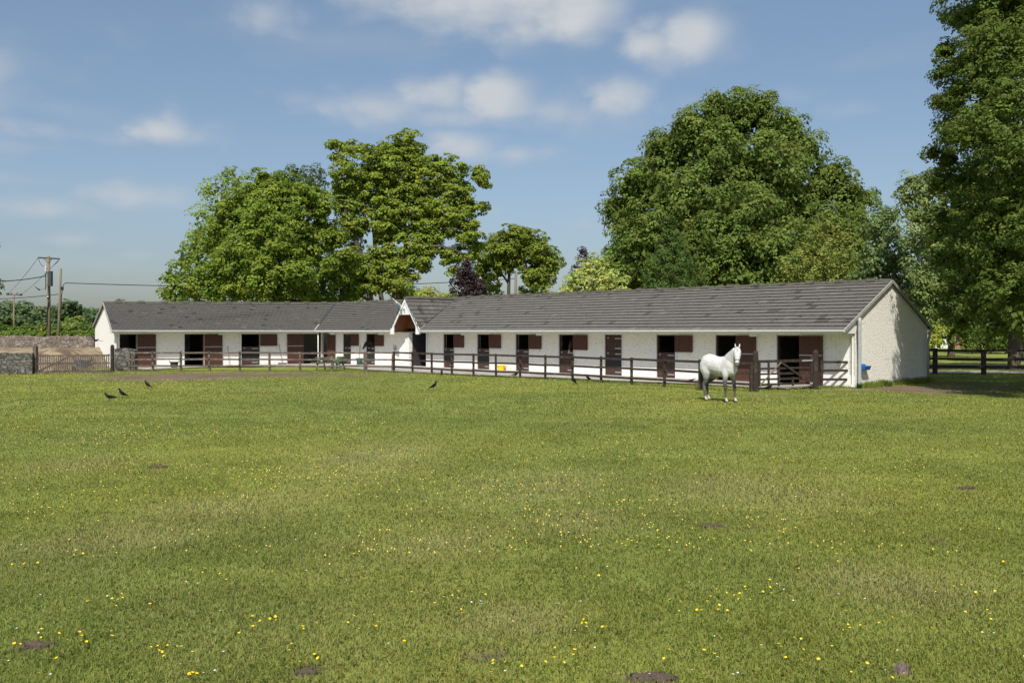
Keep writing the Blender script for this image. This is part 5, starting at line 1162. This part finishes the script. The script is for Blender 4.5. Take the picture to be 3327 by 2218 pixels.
# ------------------------------------------------------------------ things in the yard
def setup(o, label, cat, group=None): return tag(o, label, cat, group)
def bucket(name, label, p, r0, r1, h, m, lugs=False, mark=None, cat='bucket'):
    o = empty(name, p); setup(o, label, cat); mb = MB(); n = 16
    prof = [(r0, 0), (r1, h), (r1 + .015, h), (r1 + .015, h - .03), (r1 - .012, h - .03), (r0 - .01, .02)]
    rings = [[(math.cos(2 * math.pi * k / n) * r, math.sin(2 * math.pi * k / n) * r, z) for k in range(n)] for r, z in prof]
    base = 0; mb.v = [q for rg in rings for q in rg]
    for i in range(len(rings) - 1):
        for k in range(n): j = (k + 1) % n; mb.f.append((i * n + k, i * n + j, (i + 1) * n + j, (i + 1) * n + k)); mb.c.append(None)
    e = (len(rings) - 1) * n; mb.f.append(tuple(e + k for k in range(n))); mb.c.append(None); mb.f.append(tuple(range(n - 1, -1, -1))); mb.c.append(None)
    mb.build('tub', m, o)
    if lugs:
        for s in (-1, 1):
            mb = MB(); mb.tube([(s * (r1 - .02), -.07, h - .02), (s * (r1 + .06), -.05, h + .05), (s * (r1 + .06), .05, h + .05), (s * (r1 - .02), .07, h - .02)], .015, 6); mb.build('handle', m, o)
    if mark:
        mb = MB(); rr = (r0 + r1) / 2 + .012
        if mark == 'Y':
            for a, b in (((0, .12), (0, .19)), ((0, .19), (-.05, .26)), ((0, .19), (.05, .26))): mb.bar((a[0], -rr, a[1]), (b[0], -rr - .02, b[1]), .02, .02)
            mb.build('painted_mark', M['white'], o)
        else:
            mb.tube([(-.06, -rr - .01, h - .02), (-.06, -rr, h - .12), (0, -rr + .005, h - .17), (.06, -rr, h - .12), (.06, -rr - .01, h - .02)], .014, 6); mb.build('rope_handle', M['white'], o)
    return o
def YG(px, py): p = G(px, py, YZ); p.z = YZ; return p
bucket('feed_tub', 'black rubber tub with two lugs beside the first open door', YG(566, 1193.5), .20, .27, .37, M['bucket_black'], True)
bucket('feed_tub', 'bright green tub with a white painted mark by the left wing wall', YG(745, 1184.5), .22, .28, .33, M['bucket_green'], False, 'Y')
bucket('water_bucket', 'dark green bucket with white rope handle between the two middle doors', YG(1168, 1184), .17, .26, .46, M['bucket_dgreen'], False, 'rope')
bucket('feed_bucket', 'bright yellow bucket on the paving by the right wing wall', YG(1628, 1202.5), .19, .25, .30, M['bucket_yellow'], True)
def broom(name, label, foot, top, head=None, hm=None, shaft=None):
    foot = Vector(foot); top = Vector(top); o = empty(name, foot); setup(o, label, name.replace('_', ' ')); mb = MB(); mb.tube([Vector((0, 0, .03)), top - foot], .018, 6); mb.build('shaft', shaft or M['handle'], o)
    if head == 'broom': mb = MB(); mb.box(-.3, .3, -.06, .06, 0, .10); mb.build('head', hm or M['metal_dark'], o)
    if head == 'fork':
        mb = MB(); dd = (top - foot)
        for k in range(5): mb.tube([dd * .98 + Vector((-.1 + .05 * k, 0, 0)), dd + Vector((-.12 + .06 * k, 0, .3))], .009, 5)
        mb.bar(dd + Vector((-.13, 0, 0)), dd + Vector((.13, 0, 0)), .03, .03); mb.build('head', hm or M['metal_dark'], o)
    if head == 'shovel': mb = MB(); mb.solid([(-.12, -.02, 0), (.12, -.02, 0), (.14, .02, .0), (-.14, .02, .0)], [(-.12, -.01, .34), (.12, -.01, .34), (.12, .02, .34), (-.12, .02, .34)]); mb.build('blade', hm, o)
    return o
s_ = WL.s(741); broom('broom', 'broom standing head up behind the bright green tub', WL(s_, .25, YZ), WL(s_ - .03, .04, 1.38), None)
s_ = WL.s(912); broom('yard_broom', 'yard broom with a wide dark head leaning left of the corner doors', WL(s_, .35, YZ), WL(s_ - .15, .04, 1.50), 'broom')
s_ = WM.s(1171); broom('shovel', 'red-handled shovel leaning on the wall behind the dark green bucket', WM(s_, .22, YZ), WM(s_, .04, 1.40), 'shovel', M['red'])
s_ = WM.s(1285); broom('stable_fork', 'stable fork leaning tines up left of the porch passage', WM(s_, .35, YZ), WM(s_, .05, 1.15), 'fork')
# picnic table
T0 = YG(1072, 1199.5); T0.y += .2; pt = empty('picnic_table', T0, math.radians(-12)); setup(pt, 'weathered timber picnic table on the grass edge behind the grey fence', 'picnic table')
for k in range(5): mb = MB(); mb.box(-.9, .9, -.36 + k * .148, -.36 + k * .148 + .135, .70, .74); mb.build('top_board', M['table'], pt)
for s in (-1, 1): mb = MB(); mb.box(-.95, .95, s * .72 - .13, s * .72 + .13, .40, .45); mb.build('bench_seat', M['table'], pt)
for x in (-.65, .65):
    for s in (-1, 1): mb = MB(); mb.bar((x, s * .28, .70), (x, s * .66, -.02), .09, .05, up=(1, 0, 0)); mb.build('leg', M['table'], pt)
    mb = MB(); mb.bar((x + .05, -.8, .375), (x + .05, .8, .375), .05, .09); mb.bar((x + .05, -.36, .67), (x + .05, .36, .67), .05, .06); mb.build('crossbar', M['table'], pt)
# green plastic chair-like mounting block
gb = empty('plastic_bench', YG(1098, 1193), math.radians(-28)); setup(gb, 'green plastic seat standing behind the picnic table', 'bench')
mb = MB(); mb.box(-.3, .3, -.2, .2, .38, .43); mb.build('seat', M['bucket_green'], gb)
mb = MB(); mb.solid([(-.3, .17, .43), (.3, .17, .43), (.3, .21, .43), (-.3, .21, .43)], [(-.28, .26, .72), (.28, .26, .72), (.28, .30, .72), (-.28, .30, .72)]); mb.build('backrest', M['bucket_green'], gb)
for x in (-.25, .25):
    for y in (-.16, .16): mb = MB(); mb.box(x - .03, x + .03, y - .03, y + .03, -.03, .38); mb.build('leg', M['bucket_green'], gb)
# saddle stool in dark near the table
# blue drinker on the gable
bx = WR(-.02, -.62, 0); dk = empty('water_drinker', WR(-.25, -.8, .82)); setup(dk, 'blue plastic water trough fixed low on the sunlit gable wall', 'water trough')
mb = MB(); R = lambda s, o, z: WR(s, o, z) - Vector(dk.location)
mb.solid([R(-.02, -.40, .70), R(-.24, -.40, .73), R(-.24, -.92, .73), R(-.02, -.92, .70)], [R(-.02, -.36, .91), R(-.30, -.36, .91), R(-.30, -.98, .91), R(-.02, -.98, .91)]); mb.build('bowl', M['blue'], dk, bevel=.02)
mb = MB(); mb.solid([R(-.02, -.40, .91), R(-.15, -.40, .91), R(-.15, -.8, .91), R(-.02, -.8, .91)], [R(-.02, -.44, 1.0), R(-.11, -.44, .99), R(-.11, -.76, .99), R(-.02, -.76, 1.0)]); mb.build('float_cover', M['blue'], dk, bevel=.015)
mb = MB(); mb.tube([R(-.05, -.34, 1.1), R(-.04, -.2, 1.2), R(-.03, -.13, 2.4), R(-.03, -.2, 2.62), R(-.06, -.25, 2.75)], .018, 6); mb.build('water_pipe', M['cable'], dk)
# blue wheelbarrow-like barrow behind the picket gate
wb = empty('wheelbarrow', Vector((-25.6, 53.3, 0))); wb.scale = (.75,) * 3; setup(wb, 'faded blue wheelbarrow standing behind the right end of the picket gate', 'wheelbarrow')
mb = MB(); mb.solid([(-.35, -.25, .35), (.35, -.25, .35), (.35, .25, .35), (-.35, .25, .35)], [(-.62, -.4, .92), (.62, -.4, .92), (.62, .4, .92), (-.62, .4, .92)]); mb.build('tray', M['bluegrey'], wb)
mb = MB(); mb.tube([(-.75, -.05, .2), (-.75, .05, .2)], .2, 14); mb.build('wheel', M['cable'], wb)
for s in (-1, 1):
    mb = MB(); mb.tube([(-.75, s * .1, .2), (.2, s * .28, .34), (1.0, s * .3, .62)], .02, 6); mb.build('handle', M['bluegrey'], wb)
    mb = MB(); mb.tube([(.35, s * .25, .34), (.45, s * .25, 0)], .02, 6); mb.build('leg', M['bluegrey'], wb)
co, cl_, n = foliage([(0, 0, 0, .34, .2, .14)], .12, .07, 30, (.075, .085, .05), 77)
rp = link(bpy.data.objects.new('ridge_plant', np_mesh('ridge_plant', co, np.arange(n * 4).reshape(n, 4), 4, cl_, M['leaf']))); rp.location = P3(389, 979, 61.6); tag(rp, 'little dry plant growing on the ridge near the left gable', 'plant')

# rough grass and weeds along walls and posts
def tussock(label, p, r, h, n, col, seed):
    r_ = random.Random(seed); mb = MB()
    for k in range(n):
        a = r_.uniform(0, 6.28); d = r_.uniform(0, r); b = Vector((math.cos(a) * d, math.sin(a) * d, -.02)); c = r_.uniform(0, 6.28); hh = h * r_.uniform(.5, 1.1); l = hh * r_.uniform(.2, .7); w = .008
        e = Vector((math.cos(c) * l, math.sin(c) * l, hh)); s = Vector((math.cos(c + 1.57) * w, math.sin(c + 1.57) * w, 0)); v = r_.uniform(.7, 1.3); cc = (col[0] * v, col[1] * v, col[2] * v)
        mb.poly((b - s, b + s, b + e * .6 + s, b + e, b + e * .6 - s), cc)
    o = mb.build('grass_tuft', M['grass']); o.location = p; tag(o, label, 'grass tuft'); return o
tussock('dry brown weed clump at the fence post behind the grey horse', G(2280, 1266), .22, .5, 120, (.20, .17, .09), 2)
tussock('dark green leafy clump at the foot of the two corner pipes', WR(-.25, .1, 0), .16, .26, 90, (.05, .10, .03), 3)
tussock('tall grass fringe growing along the foot of the near gable', WR(-.3, -2.2, 0), .3, .3, 160, (.10, .15, .03), 4).scale = (1, 1, 1)
fr = MB(); r_ = random.Random(9)
for k in range(2600):
    o_ = -r_.uniform(.3, 7.4); p = WR(-.06 - abs(r_.gauss(0, .16)), o_, -.03); hh = r_.uniform(.07, .26) * (.6 + .9 * vnoise(np.array([o_]), np.array([0.]), .8, 3)[0]); c = r_.uniform(0, 6.28); e = Vector((math.cos(c) * hh * .4, math.sin(c) * hh * .4, hh)); s = Vector((.012, 0, 0)); v = r_.uniform(.7, 1.3)
    fr.poly((p - s, p + s, p + e), (.19 * v, .235 * v, .045 * v))
for k in range(500):
    t = r_.random(); p = G(2645, 1260).lerp(G(2772, 1257), t) + Vector((0, r_.uniform(-.1, .25), -.03)); hh = r_.uniform(.05, .16); c = r_.uniform(0, 6.28); e = Vector((math.cos(c) * hh * .4, math.sin(c) * hh * .4, hh)); v = r_.uniform(.7, 1.3)
    fr.poly((p - s, p + s, p + e), (.19 * v, .235 * v, .045 * v))
for i in range(len(yard_poly) - 1):
    a, b = yard_poly[i], yard_poly[i + 1]
    for k in range(int((b - a).length * 42)):
        p = a.lerp(b, r_.random()) + Vector((r_.uniform(-.1, .1), -abs(r_.gauss(0, .22)) + .05, -.03)); hh = r_.uniform(.05, .13); c = r_.uniform(0, 6.28); e = Vector((math.cos(c) * hh * .5, math.sin(c) * hh * .5, hh)); v = r_.uniform(.65, 1.25); s = Vector((.013, 0, 0))
        fr.poly((p - s, p + s, p + e), (.19 * v, .235 * v, .045 * v))
o = fr.build('grass', M['grass']); tag(o, 'longer grass fringe along the gable foot and the paving edge', None, None, 'stuff')

# ------------------------------------------------------------------ crows
def remeshed(name, mb, voxel, m, colour=None, smooth_it=3, parent=None):
    me = bpy.data.meshes.new(name + '_src'); me.from_pydata(mb.v, [], mb.f); bm = bmesh.new(); bm.from_mesh(me); bmesh.ops.recalc_face_normals(bm, faces=bm.faces); bm.to_mesh(me); bm.free()
    t = bpy.data.objects.new('tmp', me); scene.collection.objects.link(t)
    a = t.modifiers.new('r', 'REMESH'); a.mode = 'VOXEL'; a.voxel_size = voxel
    b = t.modifiers.new('s', 'SMOOTH'); b.factor = .5; b.iterations = smooth_it
    dg = bpy.context.evaluated_depsgraph_get(); out = bpy.data.meshes.new_from_object(t.evaluated_get(dg)); bpy.data.objects.remove(t)
    out.name = name; out.materials.clear(); out.materials.append(m)
    if colour:
        n = len(out.vertices); co = np.empty(n * 3, np.float32); out.vertices.foreach_get('co', co); co = co.reshape(-1, 3); at = out.color_attributes.new('col', 'FLOAT_COLOR', 'POINT')
        c4 = np.ones((n, 4), np.float32); c4[:, :3] = colour(co); at.data.foreach_set('color', c4.ravel())
    out.polygons.foreach_set('use_smooth', [True] * len(out.polygons)); o = bpy.data.objects.new(name, out); link(o, parent); return o
def crow(label, p, heading, pose='stand', size=1.0, flying=False, bank=0):
    o = empty('crow', p, heading); tag(o, label, 'bird', 'crows about the pasture'); o.scale = (size * .86,) * 3
    pit = {'stand': .55, 'upright': .95, 'walk': .12, 'peck': -.35, 'fly': 0}[pose]
    c, s = math.cos(pit), math.sin(pit); z0 = .17 if not flying else 0
    def T(x, z, y=0): return (x * c - z * s, y, z0 + x * s + z * c)
    mb = MB(); mb.loft([(T(-.20, .0), .016, .035), (T(-.13, .0), .035, .045), (T(-.05, .0), .062, .062), (T(.04, .005), .07, .066), (T(.11, .02), .055, .052), (T(.16, .045), .034, .034)], 10)
    hx, hz_ = T(.17, .06)[0] + .01, T(.17, .06)[2] + (.035 if pose != 'peck' else -.01)
    mb.loft([((hx - .05, 0, hz_ - .05), .03, .03), ((hx - .015, 0, hz_ - .005), .038, .036), ((hx + .02, 0, hz_ + .01), .037, .034), ((hx + .045, 0, hz_ + .005), .02, .018)], 10)
    remeshed('body', mb, .009, M['crow'], None, 2, o)
    dn = -.03 if pose != 'peck' else -.05
    mb = MB(); mb.loft([((hx + .035, 0, hz_ + .004), .015, .012), ((hx + .07, 0, hz_ + dn * .4), .010, .008), ((hx + .10, 0, hz_ + dn), .002, .002)], 8); mb.build('beak', M['crow_beak'], o, smooth=True)
    mb = MB(); mb.solid([T(-.16, .012, -.03), T(-.16, .012, .03), T(-.34, -.0, .055), T(-.34, -.0, -.055)], [T(-.16, .022, -.03), T(-.16, .022, .03), T(-.34, .008, .055), T(-.34, .008, -.055)]); mb.build('tail', M['crow'], o)
    for sg in (-1, 1):
        mb = MB()
        if flying:
            up = .16 if sg > 0 else .10; pts = [(.09, 0), (.10, .22), (.02, .46), (-.05, .44), (-.06, .30), (-.09, .2), (-.08, 0)]
            mb.solid([(x, sg * (.03 + y), .01 + up * y / .46 * (1 + y)) for x, y in pts], [(x, sg * (.03 + y), .02 + up * y / .46 * (1 + y)) for x, y in pts])
        else:
            mb.loft([(T(.10, .02, sg * .055), .035, .010), (T(.0, .015, sg * .068), .045, .012), (T(-.12, .01, sg * .05), .03, .010), (T(-.26, .015, sg * .02), .008, .006)], 8)
        mb.build('wing', M['crow'], o, smooth=not flying)
        if not flying:
            mb = MB(); fx = .02 * sg + .01; mb.tube([(fx - .01, sg * .03, .12), (fx - .015, sg * .03, .06), (fx, sg * .032, 0)], [.012, .006, .005], 6)
            for a in (-.5, 0, .5, 3.14): mb.tube([(fx, sg * .032, .004), (fx + .04 * math.cos(a), sg * .032 + .04 * math.sin(a), .002)], .004, 5)
            mb.build('leg', M['crow_beak'], o)
    return o
W180 = math.pi
crow('crow walking with a lowered head, nearest the left corner of the pasture', G(358, 1303), W180 + .1, 'walk', 1.05)
crow('crow on the left grass, between two other crows', G(398, 1290), W180 + .3, 'stand', 1.0)
crow('crow standing by the bare brown patch, farthest of the three left crows', G(479, 1259), W180 - .2, 'stand', .95)
crow('crow in mid pasture facing right, below the porch', G(1409, 1264), .35, 'stand', 1.05)
crow('tiny upright crow at the fence foot just right of the porch', G(1435, 1217), W180 / 2, 'upright', .95)
crow('crow on the grass edge under the yellow bucket', G(1674, 1225), .3, 'walk', 1.0)
crow('crow right in front of a fence post left of centre of the right wing', G(1864, 1246), W180 - .2, 'upright', 1.15)
crow('crow beneath the lowest rail just left of the shut door', G(1911, 1237), W180 + .2, 'stand', 1.0)
crow('crow on the paving under the rail just left of the grey horse', G(2244, 1246), W180 + .1, 'peck', 1.0)
crow('crow on the grass in front of the field gate', G(2497, 1269), .1, 'walk', .95)
crow('crow flying in front of the left gable', P3(311, 1106, 48), .35, 'fly', 1.0, True).rotation_euler = (.35, .1, 1.45)
crow('crow gliding beside the crossarm pole', P3(127, 941, 74), 2.9, 'fly', 1.0, True).rotation_euler = (.15, .0, 2.6)

# ------------------------------------------------------------------ horses
def horse(label, loc, heading, coat, yaw=0.0, pitch=-65, neck=(0, 0, 0), mane=None, points=None, halter=True, grey=False, stance=0):
    """x forward, y to its left. yaw turns the head (degrees, + left)."""
    o = empty('horse', loc, heading); tag(o, label, 'horse'); V = Vector; mb = MB()
    mb.loft([(V((-.80, 0, 1.30)), .08, .06), (V((-.76, 0, 1.30)), .20, .15), (V((-.66, 0, 1.29)), .30, .24), (V((-.50, 0, 1.285)), .345, .285), (V((-.34, 0, 1.26)), .345, .285), (V((-.15, 0, 1.215)), .335, .285), (V((.05, 0, 1.19)), .345, .30),
             (V((.22, 0, 1.19)), .36, .285), (V((.38, 0, 1.20)), .385, .245), (V((.52, 0, 1.17)), .34, .24), (V((.64, 0, 1.13)), .27, .205), (V((.72, 0, 1.12)), .16, .13)], 18)
    nk = V(neck); yr = math.radians(yaw); pr = math.radians(pitch)
    poll = V((.98, 0, 1.83)) + nk
    P = [V((.36, 0, 1.27)), V((.54, 0, 1.42)), V((.70, 0, 1.56)) + nk * .25, V((.83, 0, 1.69)) + nk * .6, V((.92, 0, 1.79)) + nk * .9]
    mb.loft([(V((.22, 0, 1.18)), .20, .12), (P[0], .29, .17), (P[1], .29, .165), (P[2], .25, .14), (P[3], .195, .115), (P[4], .145, .095)], 14)
    hd = V((math.cos(yr) * math.cos(pr), math.sin(yr) * math.cos(pr), math.sin(pr))); sd = V((-math.sin(yr), math.cos(yr), 0)); fr = hd.cross(sd) * -1
    if fr.z < 0: fr = -fr
    def H(l, f=0, s=0): return poll + hd * l + fr * f + sd * s
    mb.loft([(H(-.08, -.03), .06, .06), (H(.0, -.02), .10, .10), (H(.08, -.01), .12, .118), (H(.17, -.01), .13, .13), (H(.27, -.005), .12, .108), (H(.38, 0), .09, .082), (H(.47, 0), .074, .070), (H(.55, -.005), .070, .072), (H(.60, -.01), .052, .052), (H(.625, -.015), .025, .03)], 14, side=sd)
    for s in (-1, 1):   # ears
        b_ = H(-.03, .07, s * .06); tp = b_ + hd * -.15 + fr * .05 + sd * s * .02
        mb.loft([(b_, .03, .025), (b_.lerp(tp, .4), .034, .03), (b_.lerp(tp, .8), .018, .016), (tp, .004, .004)], 8)
        mb.loft([(H(.15, .045, s * .085), .02, .02), (H(.17, .045, s * .108), .026, .026), (H(.19, .045, s * .085), .02, .02)], 6)   # brow
    def leg(pts): mb.loft([(V(p), a * 1.10, b * 1.10) for p, a, b in pts], 10)
    st = stance
    for s in (-1, 1):
        fx = .50 + (.05 * s if st else 0); y = .165 * s
        leg([((.42, .14 * s, 1.22), .20, .10), ((.42, .165 * s, 1.02), .145, .095), ((.45, y, .86), .095, .08), ((fx - .03, y, .68), .066, .058), ((fx - .015, y, .54), .052, .050), ((fx, y, .49), .057, .054), ((fx, y, .43), .044, .042),
             ((fx, y, .30), .034, .031), ((fx, y, .20), .040, .036), ((fx + .01, y, .155), .044, .038), ((fx + .035, y, .10), .036, .035), ((fx + .055, y, .07), .046, .046), ((fx + .07, y, .0), .064, .058)])
        hxs = -.58 + (.10 * -s if st else 0); y = .165 * s
        leg([((-.52, .14 * s, 1.32), .24, .13), ((-.50, .17 * s, 1.10), .23, .125), ((-.44, .18 * s, .94), .175, .105), ((-.46, .175 * s, .82), .125, .085), ((hxs, y, .68), .085, .062), ((hxs - .09, y, .57), .070, .052), ((hxs - .10, y, .52), .062, .048),
             ((hxs - .08, y, .42), .045, .040), ((hxs - .06, y, .28), .038, .034), ((hxs - .05, y, .18), .044, .040), ((hxs - .03, y, .13), .042, .038), ((hxs, y, .09), .038, .037), ((hxs + .015, y, .06), .048, .046), ((hxs + .03, y, .0), .064, .058)])
    coat = np.array(coat)
    pl = np.array(poll); hdn = np.array(hd); frn = np.array(fr); sdn = np.array(sd)
    def colour(co):
        n = len(co); c = np.tile(coat, (n, 1)); x, y, z = co.T
        nz = fbm(x * 3 + z * 2 + 7, y * 3 + z, .8, 13)
        c *= (.93 + .14 * nz)[:, None]
        rel_ = co - pl; l = rel_ @ hdn; f = rel_ @ frn; sdd = rel_ @ sdn; head = (l > -.1) & (l < .7) & (np.abs(f) < .2) & (np.abs(sdd) < .17) & (z > 1.05)
        def mixc(mask, col, a=1.0):
            a = np.clip(mask * 1.0 * a, 0, 1)[:, None]; return c * (1 - a) + np.array(col) * a
        if grey:
            c = mixc(((z < .92) & (x > .2) & (z > .30)) * np.clip((.98 - z) / .28, 0, 1), (.10, .10, .105))
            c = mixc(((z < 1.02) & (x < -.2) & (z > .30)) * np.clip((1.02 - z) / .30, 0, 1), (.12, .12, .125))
            c = mixc(((x < .35) & (z < 1.12) & (z > .8)) * np.clip((1.12 - z) / .3, 0, .55), (.36, .37, .36)); c = mixc((z > .8) * np.clip((fbm(x * 9 + 3, z * 9 + y * 4, .7, 23) - .52) * 1.6, 0, .30), (.30, .30, .29))  # shading under belly and hind painted into the coat, then random grey mottling
            c = mixc(((x > .3) & (z > 1.15) & (z < 1.8) & ~head) * np.clip((nz - .35) * 1.4, 0, .6), (.36, .36, .35))
            c = mixc((z < .62) & (z > .34) & (x > .2), (.045, .045, .047), .85)
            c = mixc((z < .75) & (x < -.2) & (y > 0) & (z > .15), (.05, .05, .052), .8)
            c = mixc((z < .36) & (z > .155) & ~((x < -.2) & (y > 0)), (.095, .07, .056)); c = mixc((z <= .155), (.42, .39, .34)); c = mixc((z < .05), (.09, .08, .07))
            c = mixc(head & (l > .50), (.07, .065, .065), .9); c = mixc(head & (l > .44) & (l <= .50) & (f < .03), (.3, .29, .28), .6)
        elif points is not None:
            c = mixc((z < .55), points); c = mixc(head & (l > .5), points, .8)
            if coat[0] > .05: c = mixc(head & (l > .50) & (np.abs(sdd) < .03) & (f > .02), (.6, .55, .5))
        c = mixc(head & (np.hypot(l - .17, f - .045) < .026) & (np.abs(sdd) > .075), (.01, .008, .008))
        return c
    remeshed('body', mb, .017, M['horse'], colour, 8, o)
    mm = mane or M['hair_white']
    # tail
    t = MB(); t.loft([(V((-.80, 0, 1.42)), .04, .035), (V((-.88, 0, 1.36)), .055, .045), (V((-.93, 0, 1.18)), .07, .06), (V((-.93, .01, .90)), .09, .08), (V((-.91, .02, .65)), .085, .075), (V((-.90, .02, .45)), .05, .05), (V((-.90, .02, .38)), .012, .012)], 10)
    t.build('tail', M['hair_dark'] if grey else mm, o, smooth=True)
    # mane: short locks on the crest
    m2 = MB(); r_ = random.Random(3)
    for i in range(60):
        t_ = i / 59; q = t_ * (len(P) - 1); k = min(int(q), len(P) - 2); p = P[k].lerp(P[k + 1], q - k); hh = .31 + (.12 - .31) * t_
        d_ = (P[k + 1] - P[k]).normalized(); up = V((-d_.z, 0, d_.x)); b_ = p + up * hh * .96; s = -1
        l = r_.uniform(.07, .13); e = b_ + V((r_.uniform(-.03, .03), s * l * .6, -l * .6)); w_ = V((.016, 0, .012)); u2 = up * .022
        m2.poly((b_ - w_ + u2, b_ + w_ + u2, e + w_ * .5, e - w_ * .5))
    for i in range(14): # forelock
        b_ = H(-.06, .07, r_.uniform(-.04, .04)); e = H(r_.uniform(.05, .12), .135, r_.uniform(-.04, .04)); w_ = sd * .012; m2.poly((b_ - w_, b_ + w_, e + w_ * .5, e - w_ * .5))
    m2.build('mane', mm, o)
    if halter:
        c = MB(); ring = []
        for k in range(15): a = 2 * math.pi * k / 14; ring.append(H(.40, math.sin(a) * .092, math.cos(a) * .080))
        c.tube(ring, .010, 6, cap=False)
        for s in (-1, 1): c.tube([H(.40, .0, s * .080), H(.30, -.02, s * .10), H(.20, -.05, s * .114), H(.02, -.02, s * .096)], .006, 5)
        c.build('noseband_headcollar', M['leather'], o)
    return o
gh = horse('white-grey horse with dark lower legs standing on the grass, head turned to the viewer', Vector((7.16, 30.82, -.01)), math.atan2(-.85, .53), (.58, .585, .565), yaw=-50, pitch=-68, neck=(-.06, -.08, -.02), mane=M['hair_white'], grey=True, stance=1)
sM = WM.s(1206); n3 = Vector((WM.n.x, WM.n.y, 0)); p = WM(sM + .12, -.98, .02)
horse('black horse looking out over the lower door left of the porch', p, math.atan2(WM.n.y, WM.n.x), (.016, .015, .016), yaw=-50, pitch=-58, neck=(.16, -.34, -.20), mane=M['hair_dark'], points=(.03, .028, .028), halter=False)
sR = WR.s(1842); p = WR(sR, -1.30, .02)
horse('dark bay horse with a pale snip standing inside the fourth right-wing stable', p, math.atan2(WR.n.y, WR.n.x), (.085, .035, .022), yaw=15, pitch=-62, neck=(.0, .05, -.10), mane=M['hair_dark'], points=(.02, .016, .015), halter=False)
print('objects', len(bpy.data.objects))
